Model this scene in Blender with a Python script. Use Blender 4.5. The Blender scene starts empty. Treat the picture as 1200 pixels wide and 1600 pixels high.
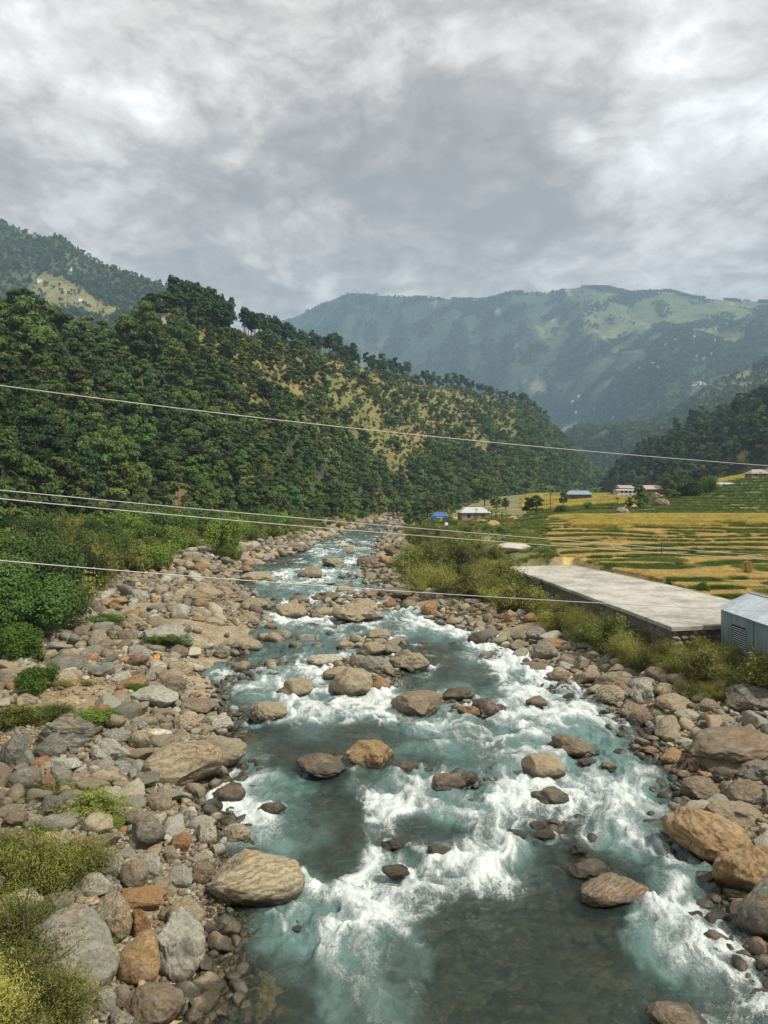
import bpy, bmesh, math, random
import numpy as np
from mathutils import Vector, Matrix

S = bpy.context.scene
COL = S.collection
rng = np.random.default_rng(11)
random.seed(5)

# ---------------------------------------------------------------- camera, sky, sun, exposure
CAMZ = 11.0; F = 1142.0; HOR = 770.0
cam = bpy.data.cameras.new('camera'); camo = bpy.data.objects.new('camera', cam); COL.objects.link(camo)
camo.location = (0, 0, CAMZ); camo.rotation_euler = (math.pi/2, 0, 0)
cam.sensor_fit = 'VERTICAL'; cam.sensor_height = 24.0; cam.lens = 24.0*F/1600.0
cam.shift_y = (770.0-800.0)/1600.0
cam.clip_start = 0.3; cam.clip_end = 30000
S.camera = camo

SUN_AZ = math.radians(118)      # clockwise from +Y (view direction)
SUN_EL = math.radians(54)
W = bpy.data.worlds.new('World'); S.world = W; W.use_nodes = True
nt = W.node_tree; nt.nodes.clear()

class NB:
    """tiny helper for node trees"""
    def __init__(s, tree): s.t = tree; s.n = tree.nodes; s.l = tree.links
    def node(s, typ, ins=None, **props):
        n = s.n.new(typ)
        for k, v in props.items(): setattr(n, k, v)
        if ins:
            for k, v in ins.items(): s.set(n.inputs[k], v)
        return n
    def set(s, sock, v):
        if isinstance(v, bpy.types.NodeSocket): s.l.new(v, sock)
        elif isinstance(v, bpy.types.Node): s.l.new(v.outputs[0], sock)
        else:
            if sock.type == 'RGBA' and len(v) == 3: v = (*v, 1)
            sock.default_value = v
    def math(s, op, a, b=None, c=None, clamp=False):
        n = s.node('ShaderNodeMath', operation=op, use_clamp=clamp)
        s.set(n.inputs[0], a)
        if b is not None: s.set(n.inputs[1], b)
        if c is not None: s.set(n.inputs[2], c)
        return n.outputs[0]
    def vmath(s, op, a, b=None, scale=None):
        n = s.node('ShaderNodeVectorMath', operation=op)
        s.set(n.inputs[0], a)
        if b is not None: s.set(n.inputs[1], b)
        if scale is not None: s.set(n.inputs['Scale'], scale)
        return n.outputs['Value'] if op in ('DOT_PRODUCT', 'LENGTH') else n.outputs[0]
    def noise(s, vec, scale, detail=4, rough=.55, dist=0, lac=2.0, out=0, dim='3D', w=None, typ='FBM'):
        n = s.node('ShaderNodeTexNoise', noise_dimensions=dim, noise_type=typ)
        if vec is not None: s.set(n.inputs['Vector'], vec)
        s.set(n.inputs['Scale'], scale); s.set(n.inputs['Detail'], detail)
        s.set(n.inputs['Roughness'], rough); s.set(n.inputs['Distortion'], dist)
        s.set(n.inputs['Lacunarity'], lac)
        return n.outputs[out]
    def ramp(s, fac, stops, interp='LINEAR'):
        n = s.node('ShaderNodeValToRGB'); cr = n.color_ramp; cr.interpolation = interp
        while len(cr.elements) > 1: cr.elements.remove(cr.elements[-1])
        for i, (p, c) in enumerate(stops):
            e = cr.elements[0] if i == 0 else cr.elements.new(p)
            e.position = p
            if not hasattr(c, '__len__'): c = (c, c, c)
            e.color = (*c, 1) if len(c) == 3 else c
        s.set(n.inputs[0], fac); return n.outputs[0]
    def mix(s, f, a, b, blend='MIX'):
        n = s.node('ShaderNodeMix', data_type='RGBA', blend_type=blend)
        s.set(n.inputs[0], f); s.set(n.inputs[6], a); s.set(n.inputs[7], b); return n.outputs[2]
    def mrange(s, v, a, b, c=0., d=1., typ='SMOOTHSTEP'):
        n = s.node('ShaderNodeMapRange', interpolation_type=typ)
        for i, x in enumerate((v, a, b, c, d)): s.set(n.inputs[i], x)
        return n.outputs[0]
    def sep(s, v): return s.node('ShaderNodeSeparateXYZ', {0: v}).outputs
    def comb(s, x, y, z): return s.node('ShaderNodeCombineXYZ', {0: x, 1: y, 2: z}).outputs[0]
    def bump(s, h, strength=.5, dist=.1, normal=None):
        n = s.node('ShaderNodeBump'); s.set(n.inputs['Height'], h)
        n.inputs['Strength'].default_value = strength; n.inputs['Distance'].default_value = dist
        if normal is not None: s.set(n.inputs['Normal'], normal)
        return n.outputs[0]

# cloudy sky: thick stratocumulus drawn on the sky direction, physical sky behind it
nb = NB(nt)
out = nb.node('ShaderNodeOutputWorld'); bg = nb.node('ShaderNodeBackground')
nb.set(bg.inputs['Strength'], 0.1)
sky = nb.node('ShaderNodeTexSky', sky_type='NISHITA'); sky.sun_disc = False
sky.sun_elevation = SUN_EL; sky.sun_rotation = SUN_AZ; sky.altitude = 1200
tc = nb.node('ShaderNodeTexCoord').outputs['Generated']
d = nb.vmath('NORMALIZE', tc)
sx, sy, sz = nb.sep(d)
den = nb.math('ADD', nb.math('MAXIMUM', sz, 0.0), 0.26)
px = nb.math('DIVIDE', sx, den); py = nb.math('DIVIDE', sy, den)
P = nb.comb(px, nb.math('MULTIPLY', py, 0.95), 0.0)
warp = nb.vmath('SUBTRACT', nb.noise(P, 1.3, 3, .5, out=1), (0.5, 0.5, 0.5))
P2 = nb.vmath('ADD', P, nb.vmath('SCALE', warp, scale=0.30))
n1 = nb.noise(P2, 2.6, 11, .60, 0.12)
n2 = nb.math('MULTIPLY', nb.math('ABSOLUTE', nb.math('SUBTRACT', nb.noise(nb.vmath('ADD', P2, (3.7, 1.2, 0)), 5.0, 10, .58, 0.1), .5)), 3.0); n2 = nb.math('ADD', n2, .23)
def blob(dx, dy, rx, ry, amp):      # broad cloud masses given by their direction
    el = dy; 
    a = nb.math('DIVIDE', nb.math('SUBTRACT', nb.math('DIVIDE', sx, nb.math('MAXIMUM', sy, 0.05)), dx), rx)
    b = nb.math('DIVIDE', nb.math('SUBTRACT', nb.math('DIVIDE', sz, nb.math('MAXIMUM', sy, 0.05)), el), ry)
    r2 = nb.math('ADD', nb.math('MULTIPLY', a, a), nb.math('MULTIPLY', b, b))
    g = nb.math('POWER', 2.718, nb.math('MULTIPLY', r2, -1.0))
    g = nb.math('MULTIPLY', g, nb.math('GREATER_THAN', sy, 0.05))
    return nb.math('MULTIPLY', g, amp*1.6)
def px2(x, y): return (x-600)/F, (HOR-y)/F
masses = None
for (x, y, rx, ry, amp) in CL if 'CL' in globals() else [
        (560, 260, 230, 150, -.17), (820, 330, 130, 110, -.17), (680, 150, 120, 120, -.13), (330, 330, 260, 130, -.07),
        (0, 265, 60, 50, -.22), (850, 70, 130, 60, .13), (900, 215, 35, 30, .18), (480, 90, 120, 60, .10),
        (1100, 180, 170, 170, .10), (120, 130, 220, 120, .05), (640, 430, 160, 40, .04), (960, 380, 60, 80, .06), (450, 350, 60, 40, .09)]:
    a, b = px2(x, y); m = blob(a, b, rx/F, ry/F, amp)
    masses = m if masses is None else nb.math('ADD', masses, m)
nn = nb.math('ADD', nb.math('MULTIPLY', nb.math('SUBTRACT', n1, .5), 1.35), nb.math('MULTIPLY', nb.math('SUBTRACT', n2, .5), 0.62))
n3 = nb.noise(nb.vmath('ADD', P2, (9.1, 5.2, 0)), 19.0, 7, .62, 0.1)
nn = nb.math('ADD', nn, nb.math('MULTIPLY', nb.math('SUBTRACT', n3, .5), 0.5))
dens = nb.math('ADD', nb.math('ADD', nn, masses), 0.5, clamp=True)
ccol = nb.ramp(dens, [(0.0, (2.75, 2.3, 1.98)), (0.16, (3.5, 2.95, 2.55)), (0.34, (4.75, 4.12, 3.62)), (0.52, (6.8, 6.1, 5.5)),
                      (0.66, (8.0, 7.45, 7.0)), (0.80, (9.8, 9.3, 8.9)), (0.95, (11.6, 11.2, 10.9))])
ccol = nb.vmath('MULTIPLY', ccol, nb.mix(nb.mrange(sz, 0., .30, 1., 0.), (1, 1, 1), (1.50, 1.37, 1.24)))
cover = nb.mrange(sz, -0.05, 0.02, 1.0, 0.97)
col = nb.mix(cover, sky, ccol)
col = nb.vmath('SCALE', col, scale=1.0)
nb.set(bg.inputs['Color'], col); nb.l.new(bg.outputs[0], out.inputs[0])

sl = bpy.data.lights.new('sun', 'SUN'); sl.energy = 4.4; sl.angle = math.radians(1.5); sl.color = (1, .94, .82)
so = bpy.data.objects.new('sun', sl); COL.objects.link(so)
sd = Vector((math.sin(SUN_AZ)*math.cos(SUN_EL), math.cos(SUN_AZ)*math.cos(SUN_EL), math.sin(SUN_EL)))
so.rotation_euler = sd.to_track_quat('Z', 'Y').to_euler()
S.view_settings.view_transform = 'Standard'; S.view_settings.look = 'None'
S.view_settings.gamma = 1; S.view_settings.use_curve_mapping = False
S.view_settings.exposure = 0.58
S.cycles.volume_bounces = 0 if hasattr(S, 'cycles') else 0
S.cycles.max_bounces = 6; S.cycles.diffuse_bounces = 3; S.cycles.glossy_bounces = 2
S.cycles.transmission_bounces = 3; S.cycles.transparent_max_bounces = 8

# ---------------------------------------------------------------- numpy helpers
def hash3(ix, iy, iz, seed):
    h = (ix*374761393 + iy*668265263 + iz*2147483647 + seed*1274126177) & 0xffffffff
    h = ((h ^ (h >> 13))*1274126177) & 0xffffffff
    h = ((h ^ (h >> 16))*2246822519) & 0xffffffff
    return ((h ^ (h >> 15)) & 0xffffff)/float(0xffffff)
def vnoise(p, seed=0):
    p = np.asarray(p, float); i = np.floor(p).astype(np.int64); f = p-i; f = f*f*f*(f*(f*6-15)+10)
    x, y, z = i[..., 0], i[..., 1], i[..., 2]; fx, fy, fz = f[..., 0], f[..., 1], f[..., 2]
    def H(a, b, c): return hash3(x+a, y+b, z+c, seed)
    c00 = H(0,0,0)*(1-fx)+H(1,0,0)*fx; c10 = H(0,1,0)*(1-fx)+H(1,1,0)*fx
    c01 = H(0,0,1)*(1-fx)+H(1,0,1)*fx; c11 = H(0,1,1)*(1-fx)+H(1,1,1)*fx
    return ((c00*(1-fy)+c10*fy)*(1-fz)+(c01*(1-fy)+c11*fy)*fz)*2-1
def n2d(x, y, s, seed=0):
    x, y = np.broadcast_arrays(np.asarray(x, float), np.asarray(y, float))
    i = np.floor(x/s).astype(np.int64); j = np.floor(y/s).astype(np.int64)
    fx = x/s-i; fy = y/s-j; fx = fx*fx*(3-2*fx); fy = fy*fy*(3-2*fy); z = i*0
    H = lambda a, b: hash3(i+a, j+b, z, seed)
    return ((H(0,0)*(1-fx)+H(1,0)*fx)*(1-fy)+(H(0,1)*(1-fx)+H(1,1)*fx)*fy)*2-1
def fbm2(x, y, s, oct=4, seed=0, gain=.5):
    r = 0; a = 1; t = 0
    for o in range(oct):
        r = r + a*n2d(x+o*17.3, y-o*9.1, s, seed+o); t += a; a *= gain; s /= 2.03
    return r/t
def ridged2(x, y, s, oct=4, seed=0):
    r = 0; a = 1; t = 0
    for o in range(oct):
        r = r + a*(1-2*np.abs(n2d(x+o*17.3, y-o*9.1, s, seed+o))); t += a; a *= .55; s /= 2.03
    return r/t
def sstep(x, a, b):
    t = np.clip((x-a)/(b-a), 0, 1); return t*t*(3-2*t)

def mesh_from(name, V, Fc, smooth=True, colattr=None, fattr=None, mats=(), midx=None):
    V = np.asarray(V, np.float32); Fc = np.asarray(Fc, np.int32)
    me = bpy.data.meshes.new(name); n, k = Fc.shape
    me.vertices.add(len(V)); me.vertices.foreach_set('co', V.ravel())
    me.loops.add(n*k); me.loops.foreach_set('vertex_index', Fc.ravel())
    me.polygons.add(n); me.polygons.foreach_set('loop_start', np.arange(0, n*k, k, dtype=np.int32))
    me.polygons.foreach_set('loop_total', np.full(n, k, np.int32))
    me.polygons.foreach_set('use_smooth', np.full(n, smooth, bool))
    if colattr is not None:
        for nm, c in colattr.items():
            a = me.color_attributes.new(nm, 'FLOAT_COLOR', 'POINT')
            cc = np.ones((len(V), 4), np.float32); cc[:, :3] = c; a.data.foreach_set('color', cc.ravel())
    if fattr is not None:
        for nm, c in fattr.items():
            a = me.attributes.new(nm, 'FLOAT', 'POINT'); a.data.foreach_set('value', np.asarray(c, np.float32))
    for m in mats: me.materials.append(m)
    if midx is not None: me.polygons.foreach_set('material_index', np.asarray(midx, np.int32))
    me.update(calc_edges=True); return me
def link(name, me, parent=None, loc=None, rot=None, scale=None):
    o = bpy.data.objects.new(name, me); COL.objects.link(o)
    if parent: o.parent = parent
    if loc is not None: o.location = loc
    if rot is not None: o.rotation_euler = rot
    if scale is not None: o.scale = scale
    return o
def tag(o, label=None, cat=None, group=None, kind=None):
    if label: o['label'] = label
    if cat: o['category'] = cat
    if group: o['group'] = group
    if kind: o['kind'] = kind
    return o
def grid_faces(nr, nc):
    i = np.arange(nr-1)[:, None]*nc+np.arange(nc-1)[None, :]
    return np.stack([i, i+1, i+nc+1, i+nc], -1).reshape(-1, 4)
def ico(sub):
    bm = bmesh.new(); bmesh.ops.create_icosphere(bm, subdivisions=sub, radius=1)
    V = np.array([v.co[:] for v in bm.verts]); Fc = np.array([[v.index for v in f.verts] for f in bm.faces]); bm.free(); return V, Fc
def boxV(x0, x1, y0, y1, z0, z1):
    V = np.array([(x, y, z) for z in (z0, z1) for y in (y0, y1) for x in (x0, x1)], float)
    Fc = np.array([(0,2,3,1), (4,5,7,6), (0,1,5,4), (2,6,7,3), (0,4,6,2), (1,3,7,5)]); return V, Fc
def join(parts):
    Vs, Fs, k = [], [], 0
    for V, Fc in parts: Vs.append(V); Fs.append(np.asarray(Fc)+k); k += len(V)
    return np.concatenate(Vs), np.concatenate(Fs)
def tube(pts, rad, n=6):
    pts = np.asarray(pts, float); m = len(pts); rad = np.broadcast_to(rad, (m,))
    T = np.gradient(pts, axis=0); T /= np.linalg.norm(T, axis=1)[:, None]+1e-9
    ref = np.where(np.abs(T[:, 2:3]) > .9, np.array([[1., 0, 0]]), np.array([[0, 0, 1.]]))
    A = np.cross(T, ref); A /= np.linalg.norm(A, axis=1)[:, None]+1e-9; B = np.cross(T, A)
    a = np.linspace(0, 2*np.pi, n, endpoint=False)
    V = pts[:, None]+rad[:, None, None]*(np.cos(a)[None, :, None]*A[:, None]+np.sin(a)[None, :, None]*B[:, None])
    V = V.reshape(-1, 3); i = np.arange(m-1)[:, None]*n; j = np.arange(n)[None]; j2 = (j+1) % n
    return V, np.stack([i+j, i+j2, i+n+j2, i+n+j], -1).reshape(-1, 4)
def pxw(x, y, z=0.0):        # a sight line met with height z
    Y = (CAMZ-z)*F/(y-HOR); return np.array([(x-600)/F*Y, Y])

# ---------------------------------------------------------------- river banks and the ground's height
def edge_table(lst, z=0.0):
    a = np.array([[pxw(x, y, z)[1], pxw(x, y, z)[0]] for y, x in lst]); return a[np.argsort(a[:, 0])]
EL = edge_table([(2400,230),(1640,290),(1590,300),(1500,325),(1430,355),(1390,375),(1340,375),(1300,345),(1260,318),(1225,325),(1190,372),(1150,352),(1110,345),(1070,330),(1040,352),(1010,385),(980,405),(950,415),(925,385),(905,345),(890,375),(875,425),(860,465),(845,495),(835,520),(822,560),(812,599),(806,608)])
ER = edge_table([(2400,1900),(1640,1260),(1500,1195),(1440,1150),(1390,1112),(1340,1075),(1300,1052),(1260,1070),(1220,1065),(1180,1020),(1150,1010),(1120,965),(1080,900),(1050,840),(1020,800),(1000,765),(975,705),(955,655),(940,625),(920,595),(890,585),(865,592),(850,597),(835,606),(820,612),(812,613),(806,614)])
BLt = edge_table([(2400,-900),(1640,-300),(1100,-150),(1060,-60),(1030,20),(1000,70),(950,120),(900,185),(880,225),(865,320),(855,395),(845,440),(835,480),(825,530),(812,580),(806,598)], .8)
BRt = edge_table([(2400,3000),(1640,1600),(1300,1450),(1200,1350),(1130,1250),(1105,1170),(1085,1085),(1055,1010),(1015,945),(985,890),(962,840),(942,765),(926,705),(905,655),(880,645),(860,642),(840,634),(826,630),(812,624)], .8)
SHOALS = [(578,1052,74,28,.14),(580,1008,46,12,.03),(500,950,70,14,.02),(560,945,70,22,.05),(735,1105,50,18,-.02),(590,890,38,20,.15),(500,1195,45,14,-.08),(400,1050,50,20,-.10),(860,1290,45,16,-.1),(640,1200,60,14,-.12),(910,1345,60,18,-.1),(720,1220,50,14,-.12),(340,1235,40,35,-.02)]
SHO = []
for (x_, y_, rx_, ry_, h_) in SHOALS:
    p_ = pxw(x_, y_); SHO.append((p_[0], p_[1], rx_/F*p_[1], abs(pxw(x_, y_-ry_)[1]-p_[1]), h_))
def shoal(X, Y):
    r = np.full(np.shape(X), -9.)
    for (x, y, a, b, h) in SHO:
        q = ((X-x)/a)**2+((Y-y)/b)**2; r = np.maximum(r, h-.55*np.clip(q-.35, 0, 3)*1.0-.0*q)
    return r+.12*n2d(X, Y, 1.1, 44)
def T(tab, Y): return np.interp(Y, tab[:, 0], tab[:, 1])
def edges(X, Y):
    Y = np.asarray(Y, float); wob = 0.018*Y*n2d(Y*0+3, Y, 3.0, 5)
    xl = T(EL, Y)+wob*.5; xr = T(ER, Y)-wob*.4
    return xl, xr, np.minimum(T(BLt, Y), xl-1.0), np.maximum(T(BRt, Y), xr+.8)
ZF = ([0, 30, 42, 50, 60, 80, 100, 150, 250, 400, 600, 900], [2.0, 2.2, 2.6, 3.1, 3.7, 4.4, 5.2, 6.8, 8.5, 9.6, 10.6, 11.6])
LEV = np.concatenate([np.arange(-2, 2.9, .5), np.arange(2.9, 6.1, .22), np.arange(6.2, 9.1, .5), np.arange(9.4, 90, 1.0)])
def field_raw(X, Y):
    z = np.interp(Y, *ZF)
    z = z+np.clip(X-0.36*Y, 0, None)*0.20*sstep(Y, 140, 260)
    return z
def terr(z):          # contour terraces
    k = np.clip(np.searchsorted(LEV, z, side='right')-1, 0, len(LEV)-2); f = (z-LEV[k])/(LEV[k+1]-LEV[k])
    return LEV[k]+sstep(f, .62, .90)*(LEV[k+1]-LEV[k]), f
def ground_full(X, Y):
    X = np.asarray(X, float); Y = np.asarray(Y, float)
    xl, xr, bl, br = edges(X, Y)
    dL = xl-X; dR = X-xr; inside = np.minimum(-dL, -dR)
    hw = np.maximum((xr-xl)/2, .5)
    bed = -0.58*sstep(inside/np.minimum(hw, 4.0), 0, .8)-.05+.15*fbm2(X, Y, 2.2, 3, 2)
    und = .18*fbm2(X, Y, 5.0, 3, 3)+.07*n2d(X, Y, .8, 9)
    lb = 0.22*np.minimum(dL, 5)*1.0+0.03*np.maximum(dL-5, 0)+und
    lv = np.maximum(bl-X, 0)
    lb = lb+0.085*np.minimum(lv, 60)+.25*sstep(lv, 0, 3)
    rb = 0.24*np.minimum(dR, 4)+0.04*np.maximum(dR-4, 0)+und
    rv = X-br
    zf = field_raw(X, Y)+.32*fbm2(X, Y, 14, 2, 21)*sstep(Y, 55, 70)
    zt, fr = terr(zf)
    ul = np.interp(Y, [45, 52, 60, 75, 100, 150, 250, 500], [.37, .36, .33, .235, .20, .165, .17, .2]); wt = sstep(X/Y+.012*n2d(X, Y, 7., 8), ul, ul+.02)*sstep(Y, 46, 50)            # where the paddies are cut into steps
    zfield = zf*(1-wt)+zt*wt
    rw = np.interp(Y, [0, 30, 45, 70, 110, 215, 400], [7, 6, 6.5, 9, 20, 70, 90])
    s = sstep(rv/rw, -.05, 1.0)
    rz = rb*(1-s)+zfield*s
    z = np.where(dL > 0, np.where(dL < .4, lb, lb), np.where(dR > 0, rz, bed))
    tip = sstep(Y, 315, 345)
    z = z*(1-tip)+tip*np.where(z < 1.5+.02*(Y-330), 1.5+.02*(Y-330), z)
    z = np.maximum(z, shoal(X, Y)+z*0)
    # ground beneath the concrete platform is cut flat
    return z, dict(dL=dL, dR=dR, lv=lv, rv=rv, s=s, k=np.searchsorted(LEV, zf), wt=wt*s, fr=fr, inside=inside, zf=zf)
def gz(x, y): return float(ground_full(np.array([x]), np.array([y]))[0][0])

# ---------------------------------------------------------------- materials
def mat(name):
    m = bpy.data.materials.new(name); m.use_nodes = True; m.node_tree.nodes.clear()
    b = NB(m.node_tree); o = b.node('ShaderNodeOutputMaterial'); return m, b, o
def principled(b, o, **k):
    p = b.node('ShaderNodeBsdfPrincipled')
    for kk, v in k.items(): b.set(p.inputs[kk.replace('_', ' ')], v)
    b.l.new(p.outputs[0], o.inputs[0]); return p
def simple_mat(name, col, rough=.7, metal=0., var=.25, scale=3., bump=.2):
    m, b, o = mat(name); tc = b.node('ShaderNodeTexCoord').outputs['Object']
    n = b.noise(tc, scale, 6, .6); n_ = b.noise(tc, scale*7, 4, .6)
    f = b.math('ADD', b.math('MULTIPLY', n, .6), b.math('MULTIPLY', n_, .4))
    c = b.mix(b.mrange(f, .3, .7), tuple(np.array(col)*(1-var)), tuple(np.minimum(np.array(col)*(1+var), .95)))
    principled(b, o, Base_Color=c, Roughness=rough, Metallic=metal, Normal=b.bump(n_, bump, .05)); return m

def rock_mat(name, use_attr):
    m, b, o = mat(name)
    if use_attr: base = b.node('ShaderNodeAttribute', attribute_name='tone').outputs['Color']; rnd = b.node('ShaderNodeAttribute', attribute_name='rnd').outputs['Fac']
    else:
        oi = b.node('ShaderNodeObjectInfo'); base = oi.outputs['Color']; rnd = oi.outputs['Random']
    alp = 1.0 if use_attr else oi.outputs['Alpha']
    geo = b.node('ShaderNodeNewGeometry'); pos = geo.outputs['Position']
    tc = pos if use_attr else b.vmath('ADD', b.node('ShaderNodeTexCoord').outputs['Object'], b.vmath('SCALE', (7., 3., 5.), scale=b.math('MULTIPLY', rnd, 9.)))
    k = 1.0 if use_attr else 1.0
    wz = b.vmath('SCALE', b.vmath('SUBTRACT', b.noise(tc, 1.6, 4, .6, out=1), (.5, .5, .5)), scale=.9)
    w = b.node('ShaderNodeTexWave', wave_type='BANDS', bands_direction='Z')
    ax = b.node('ShaderNodeVectorRotate', rotation_type='EULER_XYZ'); b.set(ax.inputs['Vector'], b.vmath('ADD', tc, wz))
    b.set(ax.inputs['Rotation'], b.vmath('SCALE', (1.3, .9, 2.), scale=rnd))
    b.set(w.inputs['Vector'], ax.outputs[0]); b.set(w.inputs['Scale'], 1.7); b.set(w.inputs['Distortion'], 5.5); b.set(w.inputs['Detail'], 5.); b.set(w.inputs['Detail Scale'], 1.6); b.set(w.inputs['Detail Roughness'], .7)
    n1 = b.noise(tc, 1.1, 6, .62, .3); n2 = b.noise(tc, 9., 8, .68); n3 = b.noise(tc, 34., 4, .6)
    # rust stain and grey lichen patches
    c = b.mix(b.math('MULTIPLY', b.mrange(n1, .48, .74), .42), base, b.mix(.75, base, (.33, .155, .05), 'MIX'))
    c = b.mix(b.math('MULTIPLY', b.mrange(b.noise(tc, 1.7, 7, .65), .50, .68), .65), c, b.mix(.55, base, (.27, .265, .24)))
    band = b.math('MULTIPLY', b.math('SUBTRACT', w.outputs['Fac'], .5), b.mrange(b.math('FRACT', b.math('MULTIPLY', rnd, 7.31)), .15, 1., .10, .75, 'LINEAR'))
    band = b.math('MULTIPLY', band, alp)
    val = b.math('ADD', 1.0, b.math('ADD', band, b.math('ADD', b.math('MULTIPLY', b.math('SUBTRACT', n2, .5), 1.5), b.math('MULTIPLY', b.math('SUBTRACT', n3, .5), .75))))
    c = b.vmath('SCALE', c, scale=b.math('MAXIMUM', val, .25))
    crack = b.node('ShaderNodeTexVoronoi', feature='DISTANCE_TO_EDGE'); b.set(crack.inputs['Vector'], b.vmath('ADD', tc, b.vmath('SCALE', wz, scale=.8))); b.set(crack.inputs['Scale'], 1.15)
    cr = b.mrange(crack.outputs['Distance'], 0., .018, 1., 0.)
    cr = b.math('MULTIPLY', cr, b.mrange(n1, .48, .6))
    c = b.mix(b.math('MULTIPLY', cr, .6), c, (.03, .025, .02))
    # wet, algae-dark stone at the waterline
    z = b.sep(pos)[2]; zz = b.math('ADD', z, b.math('MULTIPLY', b.math('SUBTRACT', b.noise(pos, 3., 3, .5), .5), .35))
    wet = b.mrange(zz, .16, .38, 1., 0.)
    c = b.mix(wet, c, b.mix(.35, b.vmath('SCALE', c, scale=.26), (.05, .032, .012)))
    h = b.math('ADD', b.math('MULTIPLY', n2, .5), b.math('ADD', b.math('MULTIPLY', w.outputs['Fac'], .07), b.math('MULTIPLY', n3, .25)))
    h = b.math('SUBTRACT', h, b.math('MULTIPLY', cr, .35))
    principled(b, o, Base_Color=c, Roughness=b.mrange(wet, 0., 1., .82, .25, 'LINEAR'), Normal=b.bump(h, .8, .075))
    return m
def _w(t): return t
M_rock = rock_mat('river_stone', False); M_rocks = rock_mat('small_river_stones', True)

def leaf_mat(name, c1, c2, trans=.25, hue=.04, attr=False):
    m, b, o = mat(name); oi = b.node('ShaderNodeObjectInfo'); r = oi.outputs['Random']
    tc = b.node('ShaderNodeTexCoord').outputs['Object']
    geo = b.node('ShaderNodeNewGeometry')
    n = b.noise(geo.outputs['Position'], .9, 3, .6)
    rp = geo.outputs['Random Per Island']
    f = b.math('ADD', b.math('MULTIPLY', n, .5), b.math('ADD', b.math('MULTIPLY', rp, .35), b.math('MULTIPLY', b.math('SUBTRACT', r, .5), .75)), clamp=True)
    c = b.mix(f, c1, c2)
    hs = b.node('ShaderNodeHueSaturation'); b.set(hs.inputs['Color'], c)
    b.set(hs.inputs['Hue'], b.math('ADD', .5, b.math('MULTIPLY', b.math('SUBTRACT', b.math('FRACT', b.math('MULTIPLY', r, 13.7)), .5), hue)))
    b.set(hs.inputs['Value'], b.mrange(b.math('FRACT', b.math('MULTIPLY', r, 5.3)), 0., 1., .6, 1.5, 'LINEAR'))
    p = b.node('ShaderNodeBsdfPrincipled'); b.set(p.inputs['Base Color'], hs.outputs[0]); p.inputs['Roughness'].default_value = .62
    p.inputs['Specular IOR Level'].default_value = .25
    t = b.node('ShaderNodeBsdfTranslucent'); b.set(t.inputs[0], b.vmath('MULTIPLY', hs.outputs[0], (1.2, 1.3, .6)))
    mx = b.node('ShaderNodeMixShader'); mx.inputs[0].default_value = trans
    b.l.new(p.outputs[0], mx.inputs[1]); b.l.new(t.outputs[0], mx.inputs[2]); b.l.new(mx.outputs[0], o.inputs[0]); return m
M_leaf = leaf_mat('broadleaf_foliage', (.034, .068, .015), (.125, .18, .042), hue=.07)
M_leaf2 = leaf_mat('olive_foliage', (.05, .08, .02), (.15, .185, .045), hue=.05)
M_leafb = leaf_mat('bright_foliage', (.05, .10, .012), (.16, .23, .035))
M_pine = leaf_mat('pine_needles', (.030, .062, .022), (.07, .115, .04), .15, .03)
M_feather = leaf_mat('feathery_foliage', (.13, .145, .03), (.34, .325, .08), .25, .03)
M_scrub = leaf_mat('scrub_foliage', (.095, .115, .022), (.27, .265, .065), .2, .04)
M_banana = leaf_mat('banana_foliage', (.07, .15, .02), (.16, .27, .05), .3)
M_grass = leaf_mat('grass_blades', (.11, .14, .03), (.30, .27, .07), .3, .05)
M_dry = leaf_mat('dry_straw', (.42, .30, .11), (.66, .50, .22), .25, .02)
M_gold = leaf_mat('ripe_rice', (.40, .32, .09), (.60, .49, .17), .3, .02)
M_green = leaf_mat('green_grass_blades', (.045, .085, .015), (.14, .19, .035), .25, .04)
M_bark = simple_mat('bark', (.11, .085, .06), .9, var=.4, scale=8)
# ---------------------------------------------------------------- ground sheet
def land_mat(name, s1, s2, bump=.6, dist=.12, peb=True):
    m, b, o = mat(name); base = b.node('ShaderNodeAttribute', attribute_name='gcol').outputs['Color']
    pos = b.node('ShaderNodeNewGeometry').outputs['Position']
    n1 = b.noise(pos, s1, 7, .62); n2 = b.noise(pos, s2, 7, .68)
    v = b.math('ADD', 1., b.math('ADD', b.math('MULTIPLY', b.math('SUBTRACT', n1, .5), 1.5), b.math('MULTIPLY', b.math('SUBTRACT', n2, .5), 1.5)))
    c = b.vmath('SCALE', base, scale=b.math('MAXIMUM', v, .2)); h = b.math('ADD', n2, b.math('MULTIPLY', n1, .5))
    if peb:
        vo = b.node('ShaderNodeTexVoronoi'); b.set(vo.inputs['Vector'], pos); b.set(vo.inputs['Scale'], 11.)
        vc = b.node('ShaderNodeSeparateColor'); b.set(vc.inputs[0], vo.outputs['Color'])
        g = b.node('ShaderNodeAttribute', attribute_name='grav').outputs['Fac']
        c = b.mix(b.math('MULTIPLY', g, .8), c, b.vmath('SCALE', c, scale=b.mrange(vc.outputs[0], 0., 1., .45, 1.5, 'LINEAR')))
        h = b.math('SUBTRACT', h, b.math('MULTIPLY', b.math('MULTIPLY', vo.outputs['Distance'], g), 1.3))
    principled(b, o, Base_Color=c, Roughness=.9, Normal=b.bump(h, bump, dist)); return m
M_land = land_mat('ground', .9, 6.)
rows = 6*np.exp(np.linspace(0, math.log(760/6), 1020)); cols = np.arange(-620, 1900, 6.5)
Yg, Xp = np.meshgrid(rows, cols, indexing='ij'); Xg = (Xp-600)/F*(Yg+6)
Zg, A = ground_full(Xg, Yg)
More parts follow.
